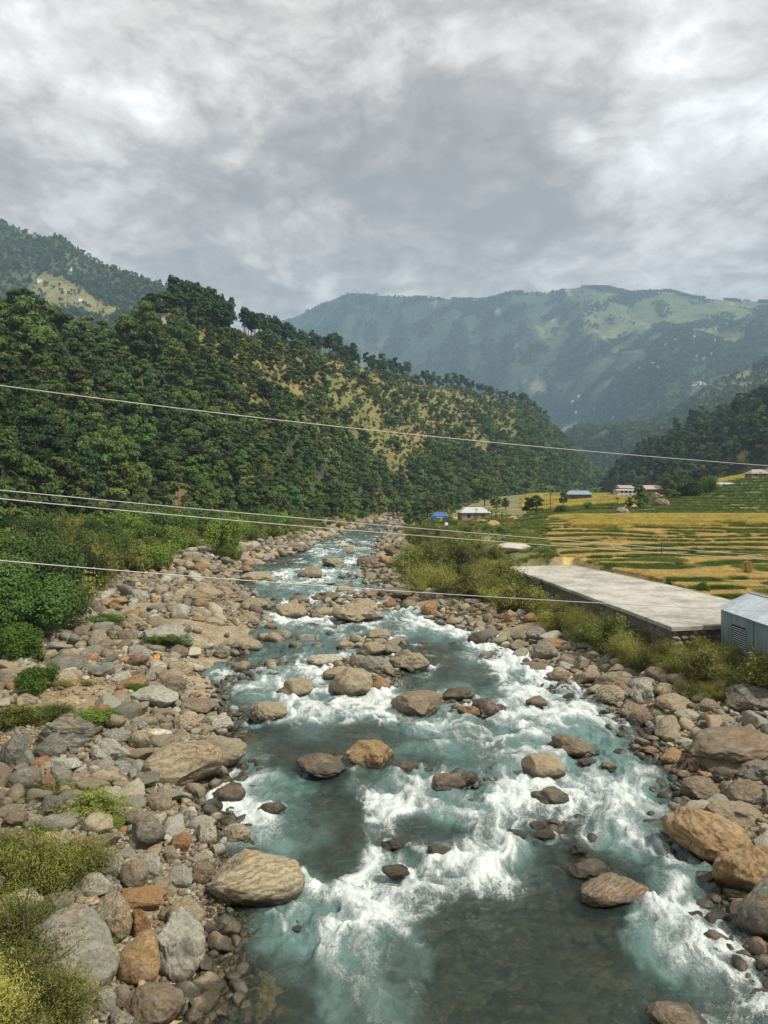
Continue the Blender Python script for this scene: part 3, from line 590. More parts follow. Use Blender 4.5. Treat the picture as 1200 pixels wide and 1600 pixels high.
HERO = [l.split('|') for l in """400 1370 142 84 t|large swirl-banded tan and orange boulder jutting into the water from the lower left bank
352 1396 40 92 m|tall leaning slab with pale streaks wedged against the big swirl-banded boulder
366 1311 74 44 t|smooth pear-shaped tan boulder at the water's edge just above the swirl-banded boulder
322 1308 36 52 p|upright cream-coloured rock with grey streaks beside the pear-shaped tan boulder
285 1318 36 32 r|rounded rust-red rock left of the upright cream-coloured rock
228 1305 70 56 k|cracked dark grey boulder among the cobbles of the lower left bank
120 1487 136 112 g|huge smooth grey boulder at the bottom left beside the yellow-green shrub
172 1440 70 86 m|upright olive-brown slab boulder standing behind the huge smooth grey boulder
275 1487 98 94 w|large pale grey boulder with whitish top at the lower left waterline
223 1507 80 76 o|round golden-brown boulder with yellow swirls between two grey ones
243 1574 98 62 b|broad brown boulder at the bottom edge beside the water
216 1446 40 50 r|rusty brown boulder tucked behind the golden-brown swirled boulder
210 1369 46 46 m|round olive-grey boulder above the long rusty rock
233 1358 42 40 w|pale grey rock leaning behind the round olive-grey boulder
282 1374 40 36 w|mottled pale grey rock left of the pinkish brown one
315 1367 36 42 b|pinkish brown upright rock touching the leaning streaked slab
321 1341 36 24 p|pale cream flattened rock just above the swirl-banded boulder
341 1330 24 20 p|small cream rock between the flattened cream one and the pear-shaped boulder
228 1403 76 32 r|long rusty tan boulder lying across the lower left cobbles
254 1387 46 30 m|low tan rock resting behind the long rusty tan boulder
292 1427 56 42 t|mottled tan boulder with white patches near the lower left waterline
258 1430 28 20 b|small brown wedge rock beside the mottled tan boulder
165 1348 52 48 g|grey rounded boulder partly covered by the olive shrub
198 1334 40 19 g|flat grey rock under the cracked dark grey boulder
267 1338 27 26 m|small olive-brown rock below the rust-red rounded rock
90 1416 38 36 m|speckled tan boulder standing in the olive shrub
190 1559 32 54 m|tall narrow brown rock at the bottom left beside the broad brown boulder
165 1565 34 46 w|grey rock with white veins near the bottom left corner
331 1453 24 26 b|small round brown rock at the waterline under the leaning slab
132 1547 46 26 t|rounded tan cobble below the huge smooth grey boulder
186 1597 44 30 g|grey rock cut by the bottom edge of the picture
285 1196 128 74 t|massive rounded tan and rust boulder on the middle left bank
340 1176 88 56 m|brown-grey boulder behind the massive rounded tan boulder, at the waterline
27 1181 58 62 k|large dark grey boulder at the left edge of the picture
36 1220 58 42 k|smooth charcoal boulder in front of the large dark grey one at the left edge
73 1226 26 46 r|upright rust-brown rock beside the smooth charcoal boulder
100 1148 94 58 k|big grey-brown boulder with black streaks on top, near the left grass
84 1170 56 40 k|dark weathered boulder leaning on the black-streaked boulder
80 1262 42 36 k|dark grey boulder below the upright rust-brown rock
171 1172 62 42 w|grey foliated boulder with tilted layers left of the massive rounded boulder
217 1158 34 32 t|round yellowish brown boulder between foliated and massive boulders
180 1150 52 22 g|low flat grey boulder above the grey foliated boulder
240 1090 76 40 w|half-buried wedge-shaped pale grey boulder in the middle of the left bank
274 1074 36 34 b|upright brown rock behind the half-buried pale wedge
286 1133 50 30 t|faceted tan rock left of the white-streaked grey one
340 1133 48 30 w|grey boulder with broad white streak at the left waterline
312 1104 58 22 b|long low brown boulder at the left waterline
216 1130 30 20 g|small grey rounded rock left of the faceted tan rock
105 1039 62 22 k|flat dark layered rock on the upper left bank near the green bush
277 1018 36 22 b|rounded brown boulder right of the long grey boulder's green tuft
345 1022 32 18 k|dark grey rock on the upper left shore
253 1256 46 38 m|angular olive-grey rock beside the white gravel patch
262 994 82 28 w|long pale grey boulder on the upper left bank with green plants beneath
210 977 42 30 t|square tan-grey boulder left of the long pale grey boulder
320 933 64 32 t|large tan whaleback boulder on the upper left bank
217 934 38 26 w|grey upright boulder on the far left bank
142 947 32 24 k|dark angular rock near the dark bushes of the left bank
206 913 28 15 d|low dark brown rock at the back of the left bank
390 970 46 20 m|smooth oval grey-brown boulder on the far left shore
397 947 44 25 m|grey-brown boulder behind the smooth oval one at the far left shore
394 1011 36 24 t|faceted tan rock at the left shore beside the dark one
463 1077 60 38 t|pale tan boulder at the left end of the mid-river rock island
546 1069 64 48 t|large tan boulder with brown base at the front of the mid-river rock island
590 1042 56 36 g|grey sloping boulder on top of the mid-river rock island
642 1036 64 36 t|flat-topped tan boulder at the right end of the mid-river rock island
648 1102 84 42 b|broad brown boulder alone in the rapids in front of the rock island
420 1114 62 32 t|smooth tan leaning boulder in the left channel
580 1181 74 48 o|square golden boulder with flat top and yellow stains in mid-river
505 1195 74 26 d|low wet black-brown boulder left of the square golden one
633 1198 42 22 d|wet dark brown rock right of the square golden boulder
712 1083 54 28 d|wet dark brown boulder at the edge of the rapids
733 1112 34 22 r|small wet russet rock in front of two dark ones in the rapids
758 1107 44 34 d|wet brown hump-shaped boulder right of the russet rock
508 1032 50 20 p|pinkish white slab at the back left of the rock island
530 1053 46 24 t|pale tan rock between the island's two largest boulders
581 1016 46 26 t|tan ribbed boulder at the top of the mid-river rock island
611 1015 30 22 m|olive-grey small boulder beside the ribbed tan one
588 994 40 20 t|rounded tan boulder at the far end of the rock island
538 1010 30 18 t|small tan boulder left of the ribbed tan one on the island
595 1072 30 24 r|russet rounded rock at the waterline of the rock island
560 1036 30 28 m|olive-brown rounded rock in the middle of the rock island
558 960 76 26 t|long pale tan boulder in the upper river
507 960 40 22 t|rounded tan boulder left of the long pale tan one
456 957 48 28 t|domed tan boulder with pale top in the upper river
566 944 42 14 t|low tan slab behind the long pale tan boulder
510 934 44 20 b|brown ridged boulder in the upper river
465 939 34 16 b|small brown boulder left of the ridged one
583 930 24 14 r|small rust rock beside the little waterfall
622 929 60 20 b|wide flat brown boulder on the right shore of the upper river
672 952 34 28 r|round rust-brown boulder on the right shore
642 946 24 18 m|small grey-brown rock left of the round rust-brown boulder
536 922 28 13 t|tan ledge rock at the lip of the small waterfall
524 881 40 20 t|pale oval boulder far up the river
489 897 44 24 m|grey-tan pyramid boulder far up the river
401 905 56 15 t|long flat boulder at the mouth of the side stream
471 858 28 15 b|dark rounded boulder on the far left shore
735 998 0 0 d|x
748 997 32 24 d|black wet tilted rock at the right channel's edge
575 881 36 26 b|big brown angular boulder on the far right shore
621 880 38 24 k|grey rounded boulder beside the big brown angular one
622 862 46 26 b|large dark brown boulder half hidden in far right-bank shrubs
895 1168 74 34 b|wide reddish brown boulder in the right rapids
848 1200 62 42 t|tan rounded boulder in the right rapids
917 1190 28 14 d|small wet dark rock below the wide reddish brown boulder
861 1243 56 13 k|flat grey slab just above the water in the right rapids
958 1392 98 38 b|tan-brown pointed boulder low in the right-hand water
1113 1307 144 82 o|huge orange boulder on the right shore
1165 1362 108 82 o|orange and grey angular boulder below the huge orange one
1192 1432 84 96 k|dark boulder with an orange foot at the right edge of the picture
1148 1172 156 68 b|enormous dark brown boulder on the right bank
1182 1205 62 34 k|grey-green boulder in front of the enormous dark brown one
1130 1213 38 26 d|small dark cube-like boulder under the enormous dark brown one
1096 1236 62 40 b|two-humped pinkish brown boulder on the right shore
1168 1241 68 40 b|brown tilted boulder right of the two-humped one
1150 1272 88 30 m|flat pinkish grey slab behind the huge orange boulder
851 1302 32 16 d|wet dark rock, largest of three small ones amid the lower rapids
841 1289 28 15 d|wet dark rock, topmost of three small ones amid the lower rapids
806 1303 30 14 d|wet dark rock, leftmost of three small ones amid the lower rapids
905 1327 28 16 d|rust-stained wet rock above the submerged slab
918 1356 58 26 d|submerged dark slab in the lower right water
1061 1592 88 44 b|dark brown boulder cut by the bottom edge in the right-hand water
1015 1174 34 18 r|wet russet rock off the right shore
1052 1184 42 26 o|orange-brown rock next to the enormous dark boulder
1196 1300 24 24 p|pale cream rock at the right edge behind the huge orange boulder
1006 1079 46 44 w|round white-veined grey boulder on the right bank
956 1088 54 34 m|squat brown-grey boulder left of the round white-veined one
958 1060 60 30 m|long grey-brown boulder above the squat one on the right bank
853 1017 40 38 g|angular grey boulder leaning on the right shore
865 1001 44 22 r|dark russet smooth boulder above the angular grey one
838 988 34 26 g|grey blocky boulder behind the dark russet one
810 1008 32 16 m|small olive-grey boulder left of the angular grey one
834 1044 40 16 b|low brown boulder at the right waterline
873 1058 42 19 b|reddish low boulder with shallow water around it on the right shore
1055 1091 58 26 t|tan and orange layered boulder beside the round white-veined one
1176 1093 92 34 k|dark grey flat boulder under the right-hand bushes
797 961 24 22 o|yellowish tan rock at the upper right shore
829 967 24 18 r|rust and tan rock pair's darker member on the upper right shore
1002 1124 44 26 b|brown boulder at the waterline below the squat brown-grey one
991 1106 54 22 b|smooth brown boulder beneath the round white-veined one
1074 1110 40 20 p|pale grey angular rock on the right bank
1132 1126 40 19 m|grey-tan rock beside the right-hand gravel patch
1068 1158 28 15 p|pale sandy rock in front of the enormous dark boulder
700 1222 52 18 d|brown rock awash in the foam of the middle rapids
728 1216 30 20 d|wet brown knob among the foam of the middle rapids
690 1330 40 22 d|wet dark red-brown rock in the lower middle rapids
620 1360 44 18 d|brown rock barely breaking the lower middle rapids
615 1318 36 14 d|flat brown wet rock above the lower white rapid
355 1240 50 30 d|dark wet rock at the left shore by the massive boulder
425 1262 44 18 d|submerged brown rock under the left foam
330 1258 36 20 d|wet olive rock off the left shore
840 1097 34 18 b|brown rock in the white water of the right channel
950 1198 24 16 m|small tan rock awash right of the wide reddish boulder""".split('\n')]
def hide(o): pass
occ = []       # x, y, r of placed rocks
def place_rock(cx, cy, w, h, in_water):
    zc = .15
    for _ in range(4):
        Y = (CAMZ-zc)*F/(cy-HOR); X = (cx-600)/F*Y; a = w/2/F*Y
        g0 = max(gz(X, Y), -.15)
        ct, st = Y/math.hypot(Y, CAMZ), CAMZ/math.hypot(Y, CAMZ)
        b_ = a*.8; H = h/2/F*Y*math.hypot(1, (CAMZ-zc)/Y)**.5*1.02
        c2 = (H*H-(b_*st)**2)/(ct*ct); c = math.sqrt(c2) if c2 > (.38*a)**2 else .42*a
        if c == .42*a: b_ = math.sqrt(max(H*H-(c*ct)**2, (.35*a)**2))/max(st, .2); b_ = min(b_, 1.3*a)
        c = min(c, 1.25*a); zc = (g0 if not in_water else .05)+c*(.42 if not in_water else .45)
    return X, Y, zc, a, b_, c, g0
k = 0
for txt, lab in HERO:
    cx, cy, w, h, tn = txt.split(); cx, cy, w, h = map(float, (cx, cy, w, h))
    if w == 0: continue
    X, Y = pxw(cx, cy+h*.3, 0); Zg_, A_ = ground_full(np.array([X]), np.array([Y])); inw = A_['inside'][0] > .1
    X, Y, zc, a, b_, c, g0 = place_rock(cx, cy, w, h, inw)
    if tn == 'd' and inw: zc -= c*.15
    me = ROCKM[k % len(ROCKM)]; o = link('boulder', me, None, (X, Y, zc), (random.uniform(-.15, .15), random.uniform(-.2, .2), random.choice([0, math.pi])+random.uniform(-.25, .25)), (a*(1.12 if inw else 1.03), b_*1.03, c*1.05))
    if h > w*1.2: o.rotation_euler = (0, random.uniform(-.12, .12), random.uniform(-.2, .2))
    t = np.array(TONE[tn])*random.uniform(.68, .86); o.color = (*t, 1.35 if ('swirl' in lab or 'streak' in lab or 'foliated' in lab or 'veined' in lab) else .8)
    tag(o, lab, 'boulder' if w > 30 else 'rock')
    occ.append((X, Y, max(a, b_)*.9)); k += 1
    if inw: HERO_WATER.append((X, Y, max(a, .2)))
# ---- the rest of the stones: sizes thrown from large to small, largest ones single things
cell = {}
def occ_add(x, y, r): cell.setdefault((int(x//1.5), int(y//1.5)), []).append((x, y, r))
def occ_hit(x, y, r, f):
    R = 1+int((r+1.2)//1.5); i, j = int(x//1.5), int(y//1.5)
    for a in range(i-R, i+R+1):
        for c_ in range(j-R, j+R+1):
            for (u, v, q) in cell.get((a, c_), ()):
                if (u-x)**2+(v-y)**2 < ((r+q)*f)**2: return True
    return False
for q in occ: occ_add(*q)
stones = []
for r_, N, f in [(.9, 900, .9), (.62, 1500, .88), (.46, 3400, .84), (.33, 5200, .84), (.24, 9000, .80), (.17, 14000, .78), (.12, 20000, .76), (.085, 20000, .74), (.06, 14000, .74)]:
    Ymax = min(325, r_/.0026)
    u = rng.random(N)
    Ys = np.exp(np.log(13)+(np.log(Ymax)-np.log(13))*u**.72)
    side = rng.random(N); q_ = rng.random(N) < .13; sh_ = np.array(SHO)[rng.integers(0, len(SHO), N)]; ok_ = q_ & (r_/.0026 > sh_[:, 1]) & (r_ < .5)
    Ysh = sh_[:, 1]+rng.normal(0, .6, N)*sh_[:, 3]; Xsh = sh_[:, 0]+rng.normal(0, .6, N)*sh_[:, 2]; Ys = np.where(ok_, Ysh, Ys); xl, xr, bl, br = edges(Ys, Ys)
    Lw = np.minimum(xl-np.maximum(bl, -.60*Ys-1), 60)+1.5; Rw = np.maximum(np.minimum(br, .60*Ys)-xr, .5)+.8; Cw = (xr-xl)*.35
    tot = Lw+Rw+Cw; s = side*tot
    Xs = np.where(s < Lw, xl-s+.3, np.where(s < Lw+Rw, xr-.3+(s-Lw), xl+(xr-xl)*rng.random(N)))
    inriv = (s >= Lw+Rw); Xs = np.where(ok_, Xsh, Xs); inriv = inriv & ~ok_
    Z, A_ = ground_full(Xs, Ys); clump = fbm2(Xs, Ys, 4., 3, 77)
    sandy = fbm2(Xs, Ys, 5, 3, 78)
    for i in range(N):
        x, y = Xs[i], Ys[i]
        rr = r_*random.uniform(.85, 1.25)
        if inriv[i] and Z[i] < -.2 and (clump[i] < (.12 if y < 42 else -.08) or (A_['inside'][i] > 1.6 and clump[i] < (.38 if y < 42 else .12)) or rr < (.1 if y < 42 else .3)): continue
        if not inriv[i] and sandy[i] < -.22 and rr > .11: continue
        if y < 16 and x > -2: continue
        if r_ > .8 and (y < 90): continue
        if (rr > .34 and A_['inside'][i] > -.6 and y < 45) or (rr > .52 and y < 27): continue
        if occ_hit(x, y, rr, f): continue
        occ_add(x, y, rr); stones.append((x, y, Z[i], rr, A_['inside'][i], y))
print('stones', len(stones))
st = np.array(stones); pxsize = st[:, 3]/st[:, 1]*F*2
order = np.argsort(-pxsize); TK = list('gggttttmmmmmbbrpwwkg')
def rnd_tone(n, inside):
    ks = rng.integers(0, len(TK), n); c = np.array([TONE[TK[q]] for q in ks])*rng.uniform(.55, 1.0, (n, 1)); c *= rng.uniform(.95, 1.05, (n, 3)); return c
nh = 300-k
WORD = dict(zip(TK, TK)); NAMES = dict(g='grey', t='tan', m='olive-brown', b='brown', r='rusty', p='pale cream', w='light grey', k='dark grey')
for q in order[:nh]:
    x, y, z, r_, ins_, _ = st[q]; tn = random.choice(TK)
    o = link('stone', ROCKS[q % 12], None, (x, y, max(z, -.3)+r_*random.uniform(.18, .4)), (random.uniform(-.4, .4), random.uniform(-.4, .4), random.uniform(0, 6.28)), (r_*random.uniform(1., 1.45), r_*random.uniform(.75, 1.05), r_*random.uniform(.45, .85)))
    o.color = (*(np.array(TONE[tn])*random.uniform(.62, .95)), 1)
    if ins_ > 0: grp = NAMES[tn]+' stones standing in the river'; lab = NAMES[tn]+' worn stone rising from the running water of the river'
    elif x < 0 and y < 60: grp = NAMES[tn]+' stones of the left bank'; lab = NAMES[tn]+' rounded stone lying loose among the cobbles of the left bank'
    elif x < 0: grp = NAMES[tn]+' stones far up the left bank'; lab = NAMES[tn]+' rounded stone far up the left bank'
    else: grp = NAMES[tn]+' stones of the right bank'; lab = NAMES[tn]+' rounded stone lying between water and shrubs on the right bank'
    tag(o, lab, 'rock', grp)
def stone_field(name, idx, base, kindname):
    Vb, Fb = base; Vs = []; n = len(idx); shapes = [rock_shape(Vb, 300+i, 6, .15) for i in range(16)]
    Vall = np.zeros((n, len(Vb), 3)); 
    for j, q in enumerate(idx):
        x, y, z, r_, ins_, _ = st[q]; a = rng.uniform(0, 6.28); ti = rng.normal(0, .3, 2)
        P_ = shapes[j % 16]*np.array([rng.uniform(1, 1.5), rng.uniform(.7, 1.05), rng.uniform(.42, .85)])*r_
        ca, sa = math.cos(a), math.sin(a)
        R_ = np.array([[ca, -sa, 0], [sa, ca, 0], [0, 0, 1]])@np.array([[1, 0, ti[0]], [0, 1, ti[1]], [-ti[0], -ti[1], 1]])
        Vall[j] = P_@R_.T+np.array([x, y, max(z, -.35)+r_*rng.uniform(.1, .4)])
    tone = np.repeat(rnd_tone(n, None), len(Vb), 0)*.97; rnd = np.repeat(rng.random(n), len(Vb))
    Fa = (Fb[None]+(np.arange(n)*len(Vb))[:, None, None]).reshape(-1, 3)
    me = mesh_from(name, Vall.reshape(-1, 3), Fa, colattr={'tone': tone}, fattr={'rnd': rnd}, mats=[M_rocks]); tag(link(name, me), kind='stuff')
rest = order[nh:]; big = [q for q in rest if pxsize[q] > 13]; small = [q for q in rest if pxsize[q] <= 13]
print('stuff stones', len(big), len(small))
stone_field('cobbles', big[:4200], ICO3, 0); stone_field('pebbles', list(small)+big[4200:], ICO2, 0)
# stones lying on the river bed, seen through the clear water
nb_ = 2600; Yb = np.exp(rng.uniform(np.log(12), np.log(48), nb_)); xl, xr, _, _ = edges(Yb, Yb); Xb = xl+(xr-xl)*rng.random(nb_); Zb, _ = ground_full(Xb, Yb)
st = np.stack([Xb, Yb, Zb-.10, rng.choice([.2, .3, .45, .65, .8], nb_), Xb*0, Yb], 1); 
def bed_stones():
    Vb, Fb = ICO3; n = nb_; sh = [rock_shape(Vb, 400+i, 6, .15) for i in range(8)]
    Vall = np.stack([sh[i % 8]*st[i, 3]*np.array([1.2, .9, .5])+np.array([st[i, 0], st[i, 1], -.27-.47*st[i, 3]]) for i in range(n)])
    tone = np.repeat(np.array([TONE[q] for q in rng.choice(list('mbroomtbd'), n)])*rng.uniform(.35, 1.9, (n, 1)), len(Vb), 0)
    Fa = (Fb[None]+(np.arange(n)*len(Vb))[:, None, None]).reshape(-1, 3)
    me = mesh_from('riverbed_stones', Vall.reshape(-1, 3), Fa, colattr={'tone': tone}, fattr={'rnd': np.repeat(rng.random(n), len(Vb))}, mats=[M_rocks]); tag(link('riverbed_stones', me), kind='stuff')
bed_stones()
build_water()
# side stream tumbling through the far left cobbles
def side_stream():
    P_ = []
    for (x, y) in [(178, 856), (200, 860), (235, 864), (258, 872), (272, 884), (296, 892), (322, 899), (352, 905), (376, 908)]:
        z = .8
        for _ in range(8): X, Y = pxw(x, y, z); z = .5*z+.5*gz(X, Y)
        P_.append((X, Y))
    P_ = np.array(P_); t = np.linspace(0, len(P_)-1, 90); X = np.interp(t, range(len(P_)), P_[:, 0]); Y = np.interp(t, range(len(P_)), P_[:, 1]); X += .5*n2d(t, t*0, 1.2, 7); Y += .8*n2d(t, t*0+5, 1.5, 8)
    D = np.stack([np.gradient(X), np.gradient(Y)], 1); D /= np.linalg.norm(D, axis=1)[:, None]; s = np.linspace(-1, 1, 9); w = .75
    XX = X[:, None]-D[:, 1:2]*s*w; YY = Y[:, None]+D[:, 0:1]*s*w; zc = np.maximum(np.minimum.accumulate(ground_full(X, Y)[0]+.16), .06); ZZ = zc[:, None]-.06*s**2+.10*fbm2(XX, YY, .5, 3, 61)
    me = mesh_from('side_stream', np.stack([XX, YY, ZZ], -1).reshape(-1, 3), grid_faces(90, 9), fattr={'foam': (.85+.5*fbm2(XX, YY, 1.2, 3, 62)).ravel(), 'turb': np.full(XX.size, .7), 'depth': np.full(XX.size, .3)}, mats=[bpy.data.materials['water']]); tag(link('side_stream', me), kind='structure')
side_stream()
# ---------------------------------------------------------------- foliage shapes
def sprays(P, N, size, jit=.7, asp=1.6, fold=.35):
    """leaf sprays: bent 4-gons around points P with normals N"""
    n = len(P); N = N+rng.normal(0, jit, N.shape); N /= np.linalg.norm(N, axis=1)[:, None]+1e-9
    R_ = rng.normal(size=(n, 3)); Tn = np.cross(N, R_); Tn /= np.linalg.norm(Tn, axis=1)[:, None]+1e-9; B = np.cross(N, Tn)
    s = (np.asarray(size)*rng.uniform(.6, 1.4, n))[:, None]
    a = P-Tn*s*asp/2; c = P+Tn*s*asp/2; b_ = P+B*s*.5-N*s*fold*rng.uniform(0, 1, (n, 1)); d_ = P-B*s*.5-N*s*fold*rng.uniform(0, 1, (n, 1))
    V = np.stack([a, b_, c, d_], 1).reshape(-1, 3); return V, np.arange(4*n).reshape(n, 4)
def sph(n):
    v = rng.normal(size=(n, 3)); return v/np.linalg.norm(v, axis=1)[:, None]
def lobes_crown(lobes, per, size, low=.25):
    Vs = []
    for (cx, cy, cz, rx, rz) in lobes:
        u = sph(int(per*(rx**1.6))+6); u = u[(u[:, 2] > -low-.3*rng.random(len(u)))]
        rr = rng.uniform(.72, 1.06, len(u))[:, None]; P_ = np.array([cx, cy, cz])+u*rr*np.array([rx, rx, rz]); Vs.append((P_, u))
    P_ = np.concatenate([v[0] for v in Vs]); N = np.concatenate([v[1] for v in Vs]); return sprays(P_, N+np.array([0, 0, .35]), size, .55)
def broad_tree(seed, per=95, size=.42, H=10., spread=3.6, crown0=.30, flat=1.0):
    global rng; keep = rng; rng = np.random.default_rng(seed)
    L = []; nl = rng.integers(15, 22)
    for i in range(nl):
        z = rng.uniform(crown0, .93); w = math.sin(math.pi*min(1, (z-crown0+.14)/(1.08-crown0)))**.7
        a = rng.uniform(0, 6.28); r_ = spread*w*rng.uniform(.25, .85); s = rng.uniform(.9, 1.7)*(.75+.35*w)
        L.append((r_*math.cos(a), r_*math.sin(a), z*H, s, s*.72*flat))
    L.append((0, 0, H*.90, 1.5, 1.1*flat))
    cr = lobes_crown(L, per, size)
    parts = [tube([(0, 0, -1.2), (.08, 0, H*.2), (.0, .1, H*.5), (.1, 0, H*.85)], [.24, .18, .12, .03], 6)]
    for (x, y, z, s, _) in L[:9]: parts.append(tube([(0, 0, z*.42), (x*.4, y*.4, z*.72), (x*.9, y*.9, z)], [.10, .07, .02], 4))
    tr = join(parts); rng = keep; return cr, tr
def pine_tree(seed, H=15., per=52, size=.5):
    global rng; keep = rng; rng = np.random.default_rng(seed); L = []; parts = [tube([(0, 0, -1.2), (.1, 0, H*.5), (0, 0, H*.97)], [.24, .15, .03], 6)]
    for i in range(24):
        z = rng.uniform(.45, .95); w = math.sqrt(max(.03, 1-((z-.62)/.40)**2))*rng.uniform(.6, 1.1)*2.7; a = rng.uniform(0, 6.28); x, y = w*.7*math.cos(a), w*.7*math.sin(a)
        L.append((x, y, z*H, rng.uniform(.9, 1.35), .85)); parts.append(tube([(0, 0, z*H-.5), (x, y, z*H-.1)], [.06, .02], 3))
    cr = lobes_crown(L, per, size, .3); tr = join(parts); rng = keep; return cr, tr
def far_tree(seed, cone=False):
    global rng; keep = rng; rng = np.random.default_rng(seed)
    if cone: L = [(0, 0, 3.2+i*1.5, 2.4-.42*i, 1.3) for i in range(5)]
    else: L = [(rng.normal(0, 1.5), rng.normal(0, 1.5), rng.uniform(3.5, 8), rng.uniform(1.4, 2.3), 1.5) for _ in range(8)]
    cr = lobes_crown(L, 15, .95, .35); tr = tube([(0, 0, -1.5), (0, 0, 6)], [.22, .1], 4); rng = keep; return cr, tr
def feather_shrub(seed, n=330, H=1.5, Rr=1.2, leaf=.035, up=.75, k=16):
    """arching twigs carrying many tiny leaves"""
    global rng; keep = rng; rng = np.random.default_rng(seed); st_ = []; Pl = []
    cl = [(rng.uniform(0, 6.28), rng.uniform(.1, 1.), rng.uniform(.45, 1.3)) for _ in range(17)]
    for i in range(n):
        ca_, cr_, cL = cl[rng.integers(0, 17)]; a = ca_+rng.normal(0, .22); r0 = rng.uniform(0, .35)*Rr; L = cL*rng.uniform(.6, 1.12)
        dx, dy = math.cos(a), math.sin(a); reach = Rr*np.clip(cr_+rng.normal(0, .1), .05, 1.1)*L; h = H*L*rng.uniform(.75, 1.)*math.sqrt(max(.08, 1-(reach/Rr)**2*.75))
        t = np.linspace(0, 1, 6)[:, None]
        pts = np.array([dx*r0*.3, dy*r0*.3, -.1])+np.hstack([dx*reach*t**1.2, dy*reach*t**1.2, h*(t*1.35-.35*t**3)])+np.cumsum(rng.normal(0, .03*H, (6, 3)), 0)
        if i % 3 == 0: st_.append(tube(pts, np.linspace(.012, .003, 6)*H, 3))
        tt = rng.uniform(.25, 1.03, k); ii = np.clip(tt*5, 0, 4.99); i0 = ii.astype(int); f = (ii-i0)[:, None]; q = pts[i0]*(1-f)+pts[np.minimum(i0+1, 5)]*f
        Pl.append(q+rng.normal(0, .055*H, q.shape))
    P_ = np.concatenate(Pl); c = np.array([0, 0, H*.3]); cr = sprays(P_, (P_-c)/Rr, leaf, .9, 3.6); rng = keep; return cr, join(st_)
def leafy_shrub(seed, H=2., Rr=1.3, size=.07, n=8000):
    global rng; keep = rng; rng = np.random.default_rng(seed)
    L = [(rng.normal(0, Rr*.42), rng.normal(0, Rr*.42), rng.uniform(.25, .85)*H, rng.uniform(.28, .48)*Rr, rng.uniform(.22, .36)*H) for _ in range(16)]
    Ps = []; Ns = []
    for (x, y, z, r_, rz) in L:
        u = sph(n//16); Ps.append(np.array([x, y, z])+u*rng.uniform(.55, 1.1, (len(u), 1))*np.array([r_, r_, rz])); Ns.append(u)
    cr = sprays(np.concatenate(Ps), np.concatenate(Ns)+np.array([0, 0, .4]), size, .6, 1.8)
    parts = [tube([(0, 0, -.2), (x*.4, y*.4, z*.5), (x, y, z)], [.04, .03, .01], 4) for (x, y, z, _, _) in L]; rng = keep; return cr, join(parts)
def tuft(seed, n=46, H=.5, R_=.22, w=.012, lean=.35):
    global rng; keep = rng; rng = np.random.default_rng(seed); a = rng.uniform(0, 6.28, n); r0 = R_*np.sqrt(rng.random(n)); b0 = np.stack([r0*np.cos(a), r0*np.sin(a), np.full(n, -.04)], 1)
    h = H*rng.uniform(.5, 1.1, n)[:, None]; d_ = rng.normal(0, lean, (n, 3)); d_[:, 2] = 1; m_ = b0+d_*h*.55; d2 = d_*np.array([1.9, 1.9, .85]); tp = b0+d2*h
    s = np.cross(d_, rng.normal(size=(n, 3))); s /= np.linalg.norm(s, axis=1)[:, None]; s *= w
    V = np.stack([b0-s, b0+s, m_+s*.8, m_-s*.8, tp+s*.1, tp-s*.1], 1).reshape(-1, 3); i = np.arange(n)[:, None]*6
    Fc = np.concatenate([i+np.array([[0, 1, 2, 3]]), i+np.array([[3, 2, 4, 5]])]); rng = keep; return V, Fc
def banana(seed, H=3.):
    global rng; keep = rng; rng = np.random.default_rng(seed); parts = []
    for i in range(9):
        a = rng.uniform(0, 6.28); L = rng.uniform(1.5, 2.3); t = np.linspace(0, 1, 7); x = L*t*.75; z = H*.55+1.5*t-1.3*t*t*rng.uniform(.6, 1.3); w = .30*np.sin(np.pi*np.clip(t*.92+.06, 0, 1))
        V = []; ca, sa = math.cos(a), math.sin(a)
        for j in range(7):
            for s_ in (-1, 0, 1): V.append((ca*x[j]-sa*w[j]*s_, sa*x[j]+ca*w[j]*s_, z[j]-abs(s_)*.1))
        parts.append((np.array(V), grid_faces(7, 3)))
    cr = join(parts); tr = tube([(0, 0, -.3), (0, 0, H*.6)], [.14, .09], 6); rng = keep; return cr, tr
def mk(name, crtr, ml, part='crown'):
    cr, tr = crtr; return (mesh_from(part, cr[0], cr[1], False, mats=[ml]), mesh_from('trunk', tr[0], tr[1], True, mats=[M_bark]))
BROAD = [mk('t', broad_tree(500+i, H=10, spread=3.3+.35*(i % 3), crown0=.22+.05*(i % 2), flat=1-.15*(i % 3)), M_leaf2 if i in (2, 5) else M_leaf) for i in range(8)]
PINE = [mk('t', pine_tree(520+i), M_pine) for i in range(3)]
FEATH = [mk('s', feather_shrub(540+i, 560, 1.35+.15*i, 1.25, .019, k=30), M_feather, 'foliage') for i in range(3)]
SCRUB = [mk('s', feather_shrub(550+i, 330, 1.9, 1.3, .040, k=26), M_scrub, 'foliage') for i in range(3)]
LEAFY = [mk('s', leafy_shrub(560+i), M_leafb, 'foliage') for i in range(3)]
DARKS = [mk('s', leafy_shrub(570+i, 3.2, 1.9, .075, 26000), M_leaf, 'foliage') for i in range(3)]
BANA = [mk('b', banana(580+i), M_banana, 'leaves') for i in range(2)]
